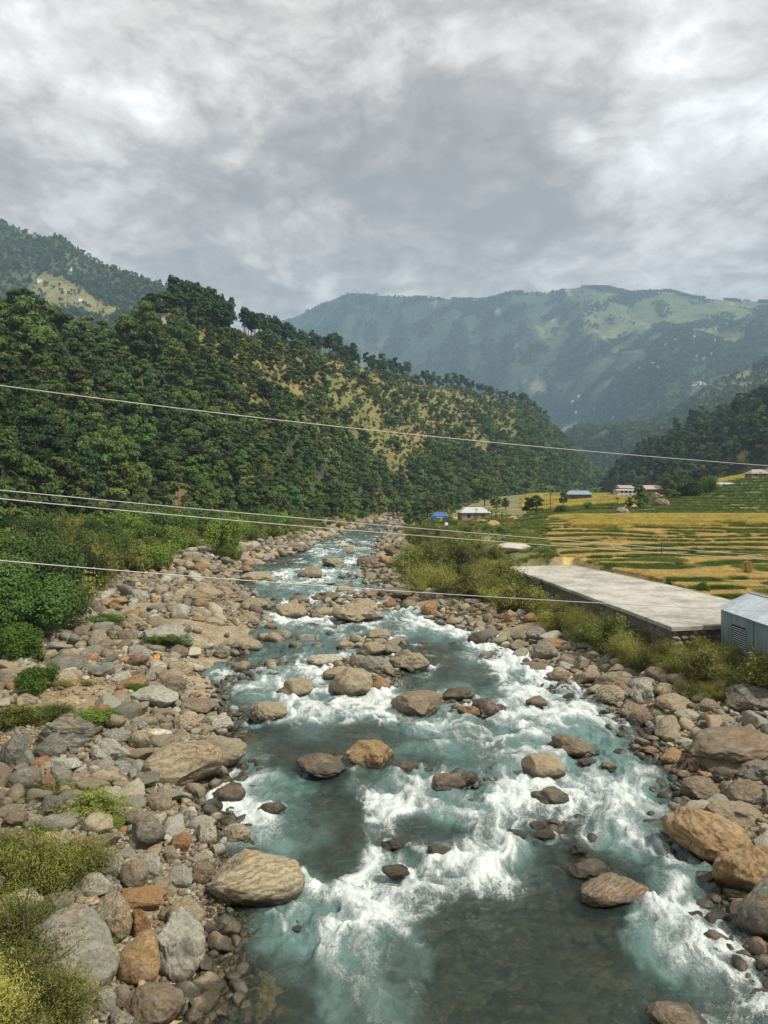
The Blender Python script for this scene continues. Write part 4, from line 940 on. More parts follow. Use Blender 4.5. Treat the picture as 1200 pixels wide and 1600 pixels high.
def plant(name, protos, x, y, z, s, label, cat, group=None, sz=None, rz=None, stem='trunk'):
    cr, tr = random.choice(protos)
    e = bpy.data.objects.new(name, None); COL.objects.link(e); e.empty_display_size = .3
    e.location = (x, y, z); e.rotation_euler = (0, 0, random.uniform(0, 6.28) if rz is None else rz); e.scale = (s, s, s if sz is None else sz)
    a = link(cr.name.split('.')[0], cr, e); t = link(stem, tr, e)
    tag(e, label, cat, group); return e
def scatter(name, pts, rotz, scl, idx, protos, label=None, tilt=0.):
    """one object: instances of plant shapes on given points (geometry nodes)"""
    n = len(pts); me = bpy.data.meshes.new(name+'_points'); me.vertices.add(n); me.vertices.foreach_set('co', np.asarray(pts, np.float32).ravel())
    for nm, dat, ty in (('rz', rotz, 'FLOAT'), ('scl', scl, 'FLOAT'), ('idx', idx, 'INT')):
        a = me.attributes.new(nm, ty, 'POINT'); a.data.foreach_set('value', np.asarray(dat, np.int32 if ty == 'INT' else np.float32))
    o = link(name, me); g = bpy.data.node_groups.new(name+'_scatter', 'GeometryNodeTree')
    g.interface.new_socket('Geometry', in_out='INPUT', socket_type='NodeSocketGeometry'); g.interface.new_socket('Geometry', in_out='OUTPUT', socket_type='NodeSocketGeometry')
    gi = g.nodes.new('NodeGroupInput'); go = g.nodes.new('NodeGroupOutput'); j = g.nodes.new('GeometryNodeJoinGeometry')
    def attr(nm, ty):
        q = g.nodes.new('GeometryNodeInputNamedAttribute'); q.data_type = ty; q.inputs[0].default_value = nm; return q.outputs[0]
    ai, asc, ar = attr('idx', 'INT'), attr('scl', 'FLOAT'), attr('rz', 'FLOAT')
    cx = g.nodes.new('ShaderNodeCombineXYZ'); g.links.new(ar, cx.inputs[2])
    for k_, pm in enumerate(protos):
        ob = bpy.data.objects.new(name+'_shape', pm)
        oi = g.nodes.new('GeometryNodeObjectInfo'); oi.inputs['Object'].default_value = ob; oi.inputs['As Instance'].default_value = True
        cmpn = g.nodes.new('FunctionNodeCompare'); cmpn.data_type = 'INT'; cmpn.operation = 'EQUAL'
        ia = [s for s in cmpn.inputs if s.type == 'INT']; g.links.new(ai, ia[0]); ia[1].default_value = k_
        ip = g.nodes.new('GeometryNodeInstanceOnPoints'); g.links.new(gi.outputs[0], ip.inputs['Points']); g.links.new(cmpn.outputs[0], ip.inputs['Selection'])
        g.links.new(oi.outputs['Geometry'], ip.inputs['Instance']); g.links.new(cx.outputs[0], ip.inputs['Rotation']); g.links.new(asc, ip.inputs['Scale'])
        g.links.new(ip.outputs[0], j.inputs[0])
    g.links.new(j.outputs[0], go.inputs[0]); m = o.modifiers.new('scatter', 'NODES'); m.node_group = g
    tag(o, label, None, None, 'stuff'); return o
def merged(crtr, ml, nm):
    cr, tr = crtr; V, Fc = join([cr, tr]); mi = np.r_[np.zeros(len(cr[1])), np.ones(len(tr[1]))]; return mesh_from(nm, V, Fc, False, mats=[ml, M_bark], midx=mi)

# ---------------------------------------------------------------- trees on the left hillside
tp = []
def hill_pts(H_, n, xa, xb, ta, tb, dens, tpow=1.):
    xs = rng.uniform(xa, xb, n); ts = ta+(tb-ta)*rng.random(n)**tpow; X, Y, Z = H_.at(xs, ts)
    # thin so the count per ground area stays even
    w = (Y/np.interp(xs, H_.t[:, 0], H_.t[:, 3])); keep = (rng.random(n) < dens(xs, ts, X, Y))*(rng.random(n) < w); return xs[keep], ts[keep], X[keep], Y[keep], Z[keep]
def thin(X, Y, R_):
    order = rng.permutation(len(X)); c = {}; keep = []
    for i in order:
        r_ = R_[i]; g_ = (int(X[i]//6), int(Y[i]//6)); ok = True
        for a in (-1, 0, 1):
            for b_ in (-1, 0, 1):
                for q in c.get((g_[0]+a, g_[1]+b_), ()):
                    if (X[q]-X[i])**2+(Y[q]-Y[i])**2 < (.5*(r_+R_[q]))**2: ok = False; break
                if not ok: break
            if not ok: break
        if ok: c.setdefault(g_, []).append(i); keep.append(i)
    return np.array(keep, int)
def dens_l(xs, ts, X, Y):
    g = grassy(xs, ts, X, Y); return np.where(g > .5, .03+.15*(fbm2(X, Y, 16, 3, 111) > .04), 1.)
xs, ts, X, Y, Z = hill_pts(HL, 60000, -420, 1005, -.03, 1.02, dens_l)
s_ = np.where(xs < 330, np.clip(rng.lognormal(-.02, .26, len(xs)), .6, 1.75), rng.uniform(.55, 1.0, len(xs)))
g = grassy(xs, ts, X, Y); s_ = np.where(g > .5, s_*rng.uniform(.4, 1.15, len(xs)), s_)
R_ = s_*np.where(g > .5, 4.2, 4.7); kp = thin(X, Y, R_); xs, ts, X, Y, Z, s_, g = [q[kp] for q in (xs, ts, X, Y, Z, s_, g)]
knoll = np.exp(-((xs-245)/40)**2)*(ts > .9); s_ = s_*(1-.5*knoll)
print('hill trees', len(xs))
onview = (xs > -30) & (xs < 1230)
score = s_/Y*onview
od = np.argsort(-score); NI = 190
for q in od[:NI]:
    zn = ('lower', 'middle', 'upper')[int(min(2.9, max(0, ts[q]*3)))]+' slope of the wooded hillside, '+('at the far left' if xs[q] < 120 else 'left of the hilltop building' if xs[q] < 235 else 'below the ridge pines' if xs[q] < 370 else 'below the grassy spur')
    lab = 'dark broadleaf tree on the '+zn; grp = 'broadleaf trees, '+zn
    if ts[q] > .85 and xs[q] < 260: lab = 'broadleaf tree along the hill crest at the left, crown against the far mountain'; grp = 'crest trees at the left'
    elif ts[q] < .12: lab = 'broadleaf tree at the foot of the wooded hillside, just above the bank scrub'; grp = 'trees at the foot of the left hillside'
    plant('broadleaf_tree', BROAD, X[q], Y[q], Z[q]-.3, s_[q], lab, 'tree', grp, sz=s_[q]*random.uniform(.85, 1.2))
NEARM = [merged(broad_tree(600+i, 60, .55, spread=3.0+.5*i, flat=1-.13*i), M_leaf2 if i in (1, 4) else M_leaf, 'broadleaf_tree_shape') for i in range(5)]
FARM = [merged(far_tree(610+i), M_leaf2 if i == 3 else M_leaf, 'far_tree_shape') for i in range(4)]; FARP = [merged(far_tree(620+i, True), M_pine, 'far_pine_shape') for i in range(2)]
PINM = [merged(pine_tree(630+i, per=34, size=.62), M_pine, 'pine_tree_shape') for i in range(3)]
r_ = od[NI:]; pick = rng.integers(0, 5, len(r_)); isfar = Y[r_] > 420; pick = np.where(isfar, 5+rng.integers(0, 4, len(r_)), pick)
scatter('hillside_forest', np.stack([X, Y, Z-.3], 1)[r_], rng.uniform(0, 6.28, len(r_)), s_[r_], pick, NEARM+FARM)
# pines along the ridge of the spur
def ridge_pines():
    out_ = []
    for (xa, xb, n, t0, t1) in [(268, 362, 34, .93, 1.03), (378, 500, 42, .955, 1.02), (505, 560, 16, .93, 1.01), (570, 640, 20, .95, 1.02), (660, 860, 46, .94, 1.03)]:
        for i in range(n):
            xp = xa+(xb-xa)*(i+random.random())/n; t = random.uniform(t0, t1); x, y, z = HL.at(xp, t); out_.append((float(x), float(y), float(z), xp))
    return out_
rp = ridge_pines(); nind = [p for p in rp if p[3] < 505]; 
for (x, y, z, xp) in nind:
    s = random.uniform(.8, 1.12) if xp > 365 else random.uniform(.95, 1.3)
    if xp < 365: plant('pine_tree', PINE, x, y, z-.4, s, 'tall pine in the dense stand on the ridge top right of the little hilltop building', 'pine tree', 'pines of the ridge-top stand')
    else: plant('pine_tree', PINE, x, y, z-.4, s*.9, 'pine in the row along the grassy ridge sloping down to the right', 'pine tree', 'pines in the ridge row')
o_ = [p for p in rp if p[3] >= 505]; scatter('ridge_pines', [(p[0], p[1], p[2]-.4) for p in o_], rng.uniform(0, 6.28, len(o_)), rng.uniform(.7, 1.15, len(o_)), rng.integers(0, 3, len(o_)), PINM)
for i, xp in enumerate([219, 227, 236, 243, 252, 259, 267]):
    x, y, z = HL.at(xp, .985-.01*(i % 3)); plant('hilltop_tree', BROAD, float(x), float(y), float(z)-.3, 1.1+.12*(i % 3), 'broad tree shading the little building on the hilltop at the left', 'tree', 'trees around the hilltop building')
# ---------------------------------------------------------------- right spur, far slopes
xs, ts, X, Y, Z = hill_pts(HR, 9000, 940, 1900, 0, 1.02, lambda a, b_, x, y: np.where(fbm2(x, y, 30, 4, 95) > .2, .25, .9)); s_ = rng.uniform(.6, 1.1, len(xs))
kp = thin(X, Y, s_*5.4); X, Y, Z, s_, ts, xs = X[kp], Y[kp], Z[kp], s_[kp], ts[kp], xs[kp]
scatter('right_spur_forest', np.stack([X, Y, Z-.3], 1), rng.uniform(0, 6.28, len(X)), s_, np.where(rng.random(len(X)) < .3, 5+rng.integers(0, 3, len(X)), rng.integers(0, 5, len(X))), NEARM+PINM)
print('right', len(X))
n = 2500; Y = rng.uniform(300, 640, n); X = (rng.uniform(930, 1330, n)-600)/F*Y; yb_ = np.interp(X/Y*F+600, HR.t[:, 0], HR.t[:, 1]); kp = (Y > yb_-26) & (Y < yb_+12) & ~((X/Y*F > 478) & (X/Y*F < 620) & (Y < yb_+4)); X, Y = X[kp], Y[kp]; kp = thin(X, Y, np.full(len(X), 4.5)); X, Y = X[kp], Y[kp]
scatter('right_spur_foot_woods', np.stack([X, Y, ground_full(X, Y)[0]-.2], 1), rng.uniform(0, 6, len(X)), rng.uniform(.45, .85, len(X)), rng.integers(0, 5, len(X)), NEARM)
xs, ts, X, Y, Z = hill_pts(HL, 26000, 240, 880, .1, 1.0, lambda a, b_, x, y: grassy(a, b_, x, y)*.5); kp = thin(X, Y, np.full(len(X), 2.6)); X, Y, Z = X[kp], Y[kp], Z[kp]; print('slope scrub', len(X))
SLP = [merged(feather_shrub(660+i, 60, 1.4, 1.3, .2, k=8), M_scrub, 'slope_scrub_shape') for i in range(2)]
scatter('slope_scrub', np.stack([X, Y, Z-.2], 1), rng.uniform(0, 6, len(X)), rng.uniform(.7, 1.6, len(X)), rng.integers(0, 2, len(X)), SLP)
def far_forest(name, H_, n, xa, xb, dens, sm, protos, t0=0., t1=1.01):
    xs = rng.uniform(xa, xb, n); ts = rng.uniform(t0, t1, n); X, Y, Z = H_.at(xs, ts); kp = rng.random(n) < dens(xs, ts, X, Y)
    X, Y, Z, xs = X[kp], Y[kp], Z[kp], xs[kp]; m_ = len(X); print(name, m_)
    scatter(name, np.stack([X, Y, Z-.5], 1), rng.uniform(0, 6.28, m_), sm*rng.uniform(.6, 1.3, m_), rng.integers(0, len(protos), m_), protos)
def dn(s, seed, off): return lambda xs, ts, X, Y: np.clip(.5-2.2*(fbm2(X, Y, s, 5, seed)+off), .04, 1)
far_forest('left_mountain_trees', HF, 8000, -60, 330, lambda xs, ts, X, Y: np.where(np.exp(-(((xs-115)/75)**2+((ts-.62)/.16)**2)) > .4, .06, np.clip(.6-2.2*fbm2(X, Y, 260, 5, 97), .05, 1)), 1.0, FARM+FARP)
far_forest('valley_end_forest', HN, 9000, 850, 1260, dn(150, 105, -.2), 1.1, FARM+FARP)
far_forest('far_mountain_forest', HM, 60000, 430, 1260, lambda xs, ts, X, Y: np.clip(.55-2.4*fbm2(X, Y, 420, 5, 101)*sstep(xs, 700, 950)-3.*fbm2(X, Y, 75, 3, 108), 0, 1), 1.25, FARM)
xs = rng.uniform(690, 1230, 900); ts = rng.uniform(.985, 1.0, 900); X, Y, Z = HM.at(xs, ts); kp = fbm2(xs, xs*0, 30, 3, 9) > -.1
scatter('far_crest_trees', np.stack([X, Y, Z-1], 1)[kp], rng.uniform(0, 6, kp.sum()), rng.uniform(.8, 1.7, kp.sum()), rng.integers(0, 2, kp.sum()), FARM[:2])

# ---------------------------------------------------------------- scrub and grass of the valley floor
def at_px(x, y, z0=1.):
    Y = 12*np.exp(np.linspace(0, math.log(480/12), 900)); X = (x-600)/F*Y; g_ = ground_full(X, Y)[0]; ray = CAMZ-(y-HOR)/F*Y; d_ = ray-g_
    i = int(np.argmax(d_ < 0)) if (d_ < 0).any() else int(np.argmin(d_))
    return float(X[i]), float(Y[i]), float(g_[i])
def shrub_px(kind, protos, x, y, wpx, lab, grp=None, zs=1., z0=1., hw=1.25, cat='shrub'):
    X, Y, z = at_px(x, y, z0); s = wpx/F*Y/2/hw*1.25
    return plant(kind, protos, X, Y, z, s, lab, cat, grp, sz=s*zs, stem='stem')
# the olive, feathery bushes in the lower left corner and beside the platform
for (x, y, w, zs, lab) in [(60, 1400, 150, 1., 'large olive feathery shrub spreading over the lower left boulders'), (125, 1375, 110, .9, 'olive feathery shrub overhanging the cracked grey boulder'), (10, 1370, 110, 1., 'olive feathery shrub cut by the left edge above the yellow one'),
        (30, 1530, 170, 1., 'bright yellow-green feathery shrub in the bottom left corner'), (85, 1620, 150, .9, 'yellow-green feathery shrub at the bottom edge beside the huge grey boulder'), (-10, 1620, 150, 1.1, 'yellow-green feathery shrub filling the extreme bottom left'), (5, 1455, 90, .9, 'small yellow-green shrub at the left edge above the corner bush')]:
    shrub_px('feathery_shrub', FEATH, x, y, w, lab, None, zs)
RB = [(640,905,60),(665,925,70),(700,930,70),(735,935,70),(770,940,80),(800,955,80),(840,965,80),(870,985,80),(900,985,90),(925,1010,90),(950,1020,90),(985,1035,90),(1010,1050,90),(1040,1045,90),(1065,1060,90),(1095,1070,90),(1090,1035,80),(1130,1065,100),(1160,1085,100),(1180,1060,90),(1205,1085,100),(1140,1035,80),(1060,1020,70),(985,1000,70),(680,900,60),(720,905,60),(755,915,70),(790,925,70),(640,880,40),(665,875,50),(700,880,50),(735,885,50),(760,895,50),(650,855,36),(680,850,36),(710,860,36),(745,868,40),(775,872,40),(640,838,26),(665,838,26),(830,945,70),(880,965,70),(925,985,70),(1110,1045,70),(1215,1050,70), (1030, 1020, 60), (1075,1090,60), (1120,1095,60),(905,1000,60),(850,955,60)]
for i, (x, y, w) in enumerate(RB):
    pr = FEATH if (x > 850 or i % 3) and i % 5 else SCRUB
    far_ = y < 915
    shrub_px('feathery_shrub' if pr is FEATH else 'scrub_bush', pr, x, y, w*(.86 if y > 930 else 1.), ('olive-green bush in the scrub between river and fields, upstream of the concrete platform' if far_ else 'olive-yellow feathery bush on the bank below the concrete platform and shed') if pr is FEATH else ('scrubby green bush upstream of the concrete platform' if far_ else 'darker scrubby bush on the bank below the concrete platform'), ('olive bushes upstream of the platform' if far_ else 'feathery bushes below the platform') if pr is FEATH else ('scrub upstream of the platform' if far_ else 'dark scrub below the platform'), .66 if (740 < x < 870 and y > 890) else .74 if y > 930 else .9, z0=2.)
A_, B_ = SLAB[0], SLAB[1]
for i in range(22):
    t = .03+i/22*.93; p_ = A_+(B_-A_)*t+np.array([-1.25-.5*random.random(), 0]); z_ = gz(*p_); hh = max(.7, (3.15-z_)*random.uniform(.75, 1.0))
    plant('feathery_shrub', FEATH, float(p_[0]), float(p_[1]), z_, random.uniform(.85, 1.25), 'olive-yellow feathery bush growing against the long side wall of the concrete platform', 'shrub', 'feathery bushes along the platform wall', sz=hh/1.45, stem='stem')
# left bank
for (x, y, w, pr, zs, lab, grp) in [(20,1010,120,DARKS,.9,'big dark leafy bush at the left edge above the cobbles',None),(-25,965,110,DARKS,.9,'tall dark shrub cut by the left edge',None),(60,985,110,DARKS,1.,'dark leafy bush right of the big one at the left edge',None),
        (25,1035,70,LEAFY,.8,'bright green low bush at the foot of the big dark bush',None),(58,1087,48,LEAFY,.9,'small fresh green bush alone among the upper left cobbles',None),(160,978,46,LEAFY,.35,'low dense green clump among the cobbles near the dark bushes',None),(262,1010,62,LEAFY,.30,'green plants growing under the long pale grey boulder',None),(214,1082,26,LEAFY,.5,'little green plant beside the half-buried pale wedge',None),
        (140,1140,70,LEAFY,.35,'green clump growing behind the black-streaked boulder',None),(95,1125,60,SCRUB,.4,'grassy green clump left of the black-streaked boulder',None),(25,1135,80,SCRUB,.45,'yellowish low scrub at the left edge above the dark grey boulder',None),(150,1275,80,SCRUB,.5,'weedy green clump beside the white gravel patch',None),(175,1290,36,LEAFY,.4,'bright green weed tuft right of the weedy clump',None),
        (350,868,50,LEAFY,1.1,'bright green bush by the far left shore',None),(358,880,30,LEAFY,.9,'small bright green bush in front of the other on the far left shore',None),(243,893,50,LEAFY,.8,'green bush beside the side stream on the far left bank',None),(218,895,50,SCRUB,.9,'green scrub left of the side-stream bush',None),(195,835,40,LEAFY,1.,'yellow-green bush at the foot of the wooded hill',None)]:
    shrub_px('leafy_bush' if pr is LEAFY else 'dark_bush' if pr is DARKS else 'scrub_bush', pr, x, y, w, lab, grp, zs, z0=1.5, hw=1.25 if pr is not DARKS else 1.8, cat='bush')
for i in range(62):
    x = random.uniform(-40, 230); y = random.uniform(838, 975)
    if x > 215-(y-880)*1.3 or (y < 880 and x > 170): continue
    pr, nm, c_ = random.choice([(DARKS, 'dark_bush', 'dark'), (SCRUB, 'scrub_bush', 'olive'), (SCRUB, 'scrub_bush', 'olive')])
    shrub_px(nm, pr, x, y, random.uniform(.032, .05)*F*(60/max(pxw(x, y, 1.5)[1], 35))*1.6, c_+' bush in the thicket on the left bank under the wooded hill', c_+' bushes of the left bank thicket', 1.1, z0=1.5, hw=1.25 if pr is SCRUB else 1.8, cat='bush')
# belt of scrub along the far left bank (one mass) and at the wooded hill's foot
SH = [merged(feather_shrub(640+i, 90, 2.0, 1.4, .14, k=9), [M_scrub, M_feather, M_scrub][i], 'scrub_shape') for i in range(3)]+[merged(leafy_shrub(650+i, 2.6, 1.6, .2, 1100), [M_leaf, M_leafb][i], 'bush_shape') for i in range(2)]
n = 9000; Y = np.exp(rng.uniform(np.log(45), np.log(420), n)); X = (rng.uniform(-60, 700, n)-600)/F*Y; Z, A = ground_full(X, Y); kp = (A['lv'] > .8) & (A['dL'] > 1) & (rng.random(n) < .75)
X, Y, Z, lv = X[kp], Y[kp], Z[kp], A['lv'][kp]; kp = thin(X, Y, np.full(len(X), 1.9)); X, Y, Z, lv = X[kp], Y[kp], Z[kp], lv[kp]; m_ = len(X)
ix = np.where(lv > 12, 2+rng.integers(0, 3, m_), rng.choice([0, 1, 2, 0, 1, 4], m_)); sc_ = rng.uniform(.5, 1.0, m_)*np.where(lv > 12, 1.5, 1.)
scatter('left_bank_scrub', np.stack([X, Y, Z-.1], 1), rng.uniform(0, 6, m_), sc_, ix, SH); print('scrubL', m_)
n = 7000; Y = np.exp(rng.uniform(np.log(60), np.log(520), n)); X = (rng.uniform(600, 960, n)-600)/F*Y; Z, A = ground_full(X, Y)
nz = fbm2(X, Y, 9, 3, 121); lim = np.interp(Y, [60, 90, 140, 200, 300, 520], [.17, .16, .15, .09, .10, .2]); kp = (A['rv'] > .6) & (X/Y < lim) & (nz > -.25) & ~inpoly(X, Y, SLAB, .35)
X, Y, Z = X[kp], Y[kp], Z[kp]; kp = thin(X, Y, np.full(len(X), 2.1)); X, Y, Z = X[kp], Y[kp], Z[kp]; m_ = len(X)
scatter('right_bank_scrub', np.stack([X, Y, Z-.1], 1), rng.uniform(0, 6, m_), rng.uniform(.3, .75, m_), rng.choice([0, 1, 1, 2, 4], m_), SH); print('scrubR', m_)
n = 2600; Y = rng.uniform(230, 520, n); X = (rng.uniform(480, 780, n)-600)/F*Y; Z, A = ground_full(X, Y); lm = np.interp(Y, [230, 300, 520], [.05, .08, .155])
kp = ((A['lv'] > 14) | (Y > 325)) & (X/Y < lm) & (A['inside'] < 0) | ((Y > 300) & (X/Y < lm) & (Z > 1.2)); X, Y, Z = X[kp], Y[kp], Z[kp]; kp = thin(X, Y, np.full(len(X), 4.)); X, Y, Z = X[kp], Y[kp], Z[kp]
scatter('far_bank_woods', np.stack([X, Y, Z-.2], 1), rng.uniform(0, 6, len(X)), rng.uniform(.4, .8, len(X)), rng.integers(0, 5, len(X)), NEARM)
# grass
TG = [mesh_from('grass_tuft', *tuft(700+i, 50, .45, .24), False, mats=[M_grass if i % 2 else M_green]) for i in range(4)]
TS = [mesh_from('straw_tuft', *tuft(710+i, 60, .32, .26, .012, .30), False, mats=[M_dry]) for i in range(2)]
TR = [mesh_from('rice_tuft', *tuft(720+i, 70, .85, .35, .014, .22), False, mats=[M_gold]) for i in range(2)]
n = 60000; Y = np.exp(rng.uniform(np.log(14), np.log(210), n)); X = (rng.uniform(-80, 1280, n)-600)/F*Y; Z, A = ground_full(X, Y); nz = fbm2(X, Y, 2.5, 3, 131)
bar = (A['lv'] <= 0) & (A['dL'] > 1.2) & (A['rv'] <= 0); gv = (((A['lv'] > 0) & (A['dL'] > 0)) | ((A['rv'] > 0) & (A['wt'] < .3))) & (nz > -.3)
lowc = bar & (X < -0.40*Y+.6) & (Y < 40) & (nz > .30)
kp = (gv | lowc) & ~inpoly(X, Y, SLAB, .02); X, Y, Z, nz = X[kp], Y[kp], Z[kp], nz[kp]; m_ = len(X); print('grass', m_)
scatter('bank_grass', np.stack([X, Y, Z], 1), rng.uniform(0, 6, m_), rng.uniform(.5, 1.2, m_)*np.interp(Y, [14, 60, 210], [.8, 1.1, 2.2]), rng.integers(0, 4, m_), TG)
n = 230000; Y = np.exp(rng.uniform(np.log(46), np.log(450), n)); X = (rng.uniform(780, 1300, n)-600)/F*Y; Z, A = ground_full(X, Y); ok = (A['wt'] > .6) & ~inpoly(X, Y, SLAB, .06)
X, Y, Z, fr = X[ok], Y[ok], Z[ok], A['fr'][ok]; pk = paddy_kind(X, Y); edge_ = (fr < .64) | (fr > .96); ris = ~edge_
nz = fbm2(X, Y, 5, 3, 141); nbig = fbm2(X, Y, 18, 2, 142)
st_ = edge_ & (pk == 0) & (nz > -.38); rc = edge_ & (pk == 1); gr = (ris & (nz > -.2)) | (edge_ & (pk == 2)) | (edge_ & (pk == 0) & (nz < -.38))
kp = (st_ & (rng.random(len(X)) < .8)) | rc | (gr & (rng.random(len(X)) < .5)); ix = np.where(st_, 4, np.where(rc, 6, 0))+rng.integers(0, 2, len(X)); ix = np.where(gr, rng.choice([0, 1, 2, 0], len(X)), ix); ix = np.where(ris, rng.choice([0, 2], len(X)), ix)
sc_ = rng.uniform(.6, 1.25, len(X))*np.where(gr & ris, .9, 1.)*np.interp(Y, [46, 120, 330], [.9, 1.1, 2.0])
scatter('paddy_grass_and_straw', np.stack([X, Y, Z], 1)[kp], rng.uniform(0, 6, kp.sum()), sc_[kp], ix[kp], TG+TS+TR); print('paddy', kp.sum())
# ---------------------------------------------------------------- concrete platform, shed
M_conc = simple_mat('weathered_concrete', (.33, .315, .27), .9, var=.48, scale=.4, bump=.3)
M_wall = simple_mat('mortared_stone', (.115, .105, .08), .95, var=.5, scale=1.6, bump=.8)
def emp(name, loc, lab, cat, grp=None, rz=0):
    e = bpy.data.objects.new(name, None); COL.objects.link(e); e.location = loc; e.rotation_euler = (0, 0, rz); e.empty_display_size = .3; return tag(e, lab, cat, grp)
def prism(P, z0, z1):
    bm = bmesh.new(); lo = [bm.verts.new((x, y, z0)) for x, y in P]; hi = [bm.verts.new((x, y, z1)) for x, y in P]; n = len(P)
    bm.faces.new(lo[::-1]); bm.faces.new(hi)
    for i in range(n): bm.faces.new((lo[i], lo[(i+1) % n], hi[(i+1) % n], hi[i]))
    bmesh.ops.recalc_face_normals(bm, faces=bm.faces); return bm
def bm_obj(name, bm, m, parent=None, smooth=False, bev=0):
    if bev: bmesh.ops.bevel(bm, geom=bm.edges[:], offset=bev, segments=1, affect='EDGES')
    me = bpy.data.meshes.new(name); bm.to_mesh(me); bm.free(); me.materials.append(m)
    if smooth:
        for p in me.polygons: p.use_smooth = True
    return link(name, me, parent)
pf = emp('concrete_platform', (0, 0, 0), 'long flat grey concrete platform on a stone retaining wall beside the river', 'platform')
SL = []
for i in range(len(SLAB)):
    a, b_ = SLAB[i], SLAB[(i+1) % len(SLAB)]
    for t in np.linspace(0, 1, 12, endpoint=False): p_ = a+(b_-a)*t; SL.append(p_+np.array([.09, .09])*fbm2(p_[0]*3, p_[1]*3, 1.5, 2, 200))
bm_obj('slab_top', prism(SL, SLAB_Z-.22, SLAB_Z), M_conc, pf)
c0 = SLAB.mean(0); inner = [c0+(np.array(p_)-c0)*.985 for p_ in SL]; bm_obj('retaining_wall', prism(inner, -.2, SLAB_Z-.223), M_wall, pf)
def wall_stones(a, b_, z0, z1, outn, n):
    a, b_ = np.array(a), np.array(b_); L = np.linalg.norm(b_-a); k = 0; z = z0; d_ = (b_-a)/L
    while z < z1-.1:
        h = random.uniform(.2, .34); x = 0
        while x < L-.1 and k < n:
            w = random.uniform(.25, .55); p_ = a+d_*(x+w/2)+np.array(outn)*.02
            o = link('stone', ROCKS[k % 12], pf, (p_[0], p_[1], z+h/2), (0, 0, math.atan2(d_[1], d_[0])), (w*.52, .14, h*.52)); o.color = (*(np.array(TONE[random.choice('gmtbk')])*random.uniform(.7, 1.1)), 1); x += w+.02; k += 1
        z += h+.02
I0, I1, I7 = [c0+(SLAB[i]-c0)*.985 for i in (0, 1, 7)]
wall_stones(I0, I7, 1.4, SLAB_Z-.25, (0, -1), 90); dd = (I1-I0)/np.linalg.norm(I1-I0); wall_stones(I0, I0+dd*9, 1.2, SLAB_Z-.25, (-1, 0), 40)
def corrugated(name, P0, U, Vv, nU, amp, parent, m, waves):
    """sheet from P0 spanned by U (across the waves) and V"""
    P0, U, Vv = map(np.array, (P0, U, Vv)); N = np.cross(U, Vv); N = N/np.linalg.norm(N); u = np.linspace(0, 1, nU)
    off = amp*np.sin(u*waves*2*np.pi)
    rows = [P0+U*u[:, None]+Vv*v+N*off[:, None] for v in (0, 1)]; back = [r_-N*.004 for r_ in rows]
    V = np.concatenate(rows+back); Fc = np.concatenate([grid_faces(2, nU), grid_faces(2, nU)[:, ::-1]+2*nU]); me = mesh_from(name, V, Fc, True, mats=[m]); return link(name, me, parent)
def tin(name, c, rough=.45): 
    m, b, o = mat(name); tc = b.node('ShaderNodeTexCoord').outputs['Object']; oi = b.node('ShaderNodeObjectInfo').outputs['Random']
    n = b.noise(b.vmath('MULTIPLY', tc, (3., 3., .6)), 1.2, 6, .65); cc = b.mix(b.mrange(n, .35, .75), c, tuple(np.array(c)*.68)); cc = b.mix(b.mrange(b.noise(tc, 4., 6, .7), .66, .78, 0., .6), cc, (.16, .09, .05))
    cc = b.vmath('SCALE', cc, scale=b.mrange(oi, 0., 1., .82, 1.15, 'LINEAR')); principled(b, o, Base_Color=cc, Roughness=rough, Metallic=.25); return m
M_tin = tin('painted_tin_walls', (.22, .29, .31)); M_roof = tin('tin_roof', (.50, .57, .62)); M_dark = simple_mat('dark_opening', (.03, .03, .03), .9); M_slat = simple_mat('louvre_metal', (.55, .62, .63), .5, .3)
sh = emp('tin_shed', (18.9, 41.0, 2.4), 'blue-grey corrugated tin shed with louvred window at the end of the concrete platform', 'shed')
wz0, wz1 = -1.6, 2.2; Ls = 8.6; Wd = 3.3; Y0 = 0.
def seg(y0, y1, z0, z1, x=0.): corrugated('wall_panel', (x, -y0, z0), (0, -(y1-y0), 0), (0, 0, z1-z0), max(8, int((y1-y0)*40)), .012, sh, M_tin, (y1-y0)/.13)
for i, (a, b_, z0, z1) in enumerate([(0, .75, wz0, wz1), (.77, 1.33, wz0, wz1), (2.92, 3.6, wz0, wz1), (3.62, 4.5, wz0, wz1), (4.52, 5.4, wz0, wz1), (5.42, 6.4, wz0, wz1), (6.42, 7.5, wz0, wz1), (7.52, 8.6, wz0, wz1)]): seg(a, b_, z0, z1, .006*(i % 2))
seg(1.35, 2.9, 1.5, wz1); seg(1.35, 2.9, wz0, -.9)
corrugated('wall_panel', (Wd, 0, wz0), (-Wd, 0, 0), (0, 0, wz1-wz0), 130, .012, sh, M_tin, 25); corrugated('wall_panel', (Wd, -Ls, wz0), (0, Ls, 0), (0, 0, wz1-wz0), 200, .012, sh, M_tin, 60); corrugated('wall_panel', (0, -Ls, wz0), (Wd, 0, 0), (0, 0, wz1-wz0), 130, .012, sh, M_tin, 25)
V = np.array([(0, 0, wz1), (Wd, 0, wz1), (Wd/2, 0, 2.95), (0, .03, wz1), (Wd, .03, wz1), (Wd/2, .03, 2.95)]); gb = mesh_from('gable', V, np.array([(0, 1, 2), (5, 4, 3), (0, 2, 5)]), False, mats=[M_tin]); link('gable', gb, sh)
win = link('window', mesh_from('window', *boxV(.05, .09, -2.9, -1.35, -.9, 1.5), False, mats=[M_dark]), sh)
for y_ in (-1.33, -2.92): link('window_frame', mesh_from('window_frame', *boxV(-.04, .03, y_-.03, y_+.03, -.9, 1.5), False, mats=[M_tin]), sh)
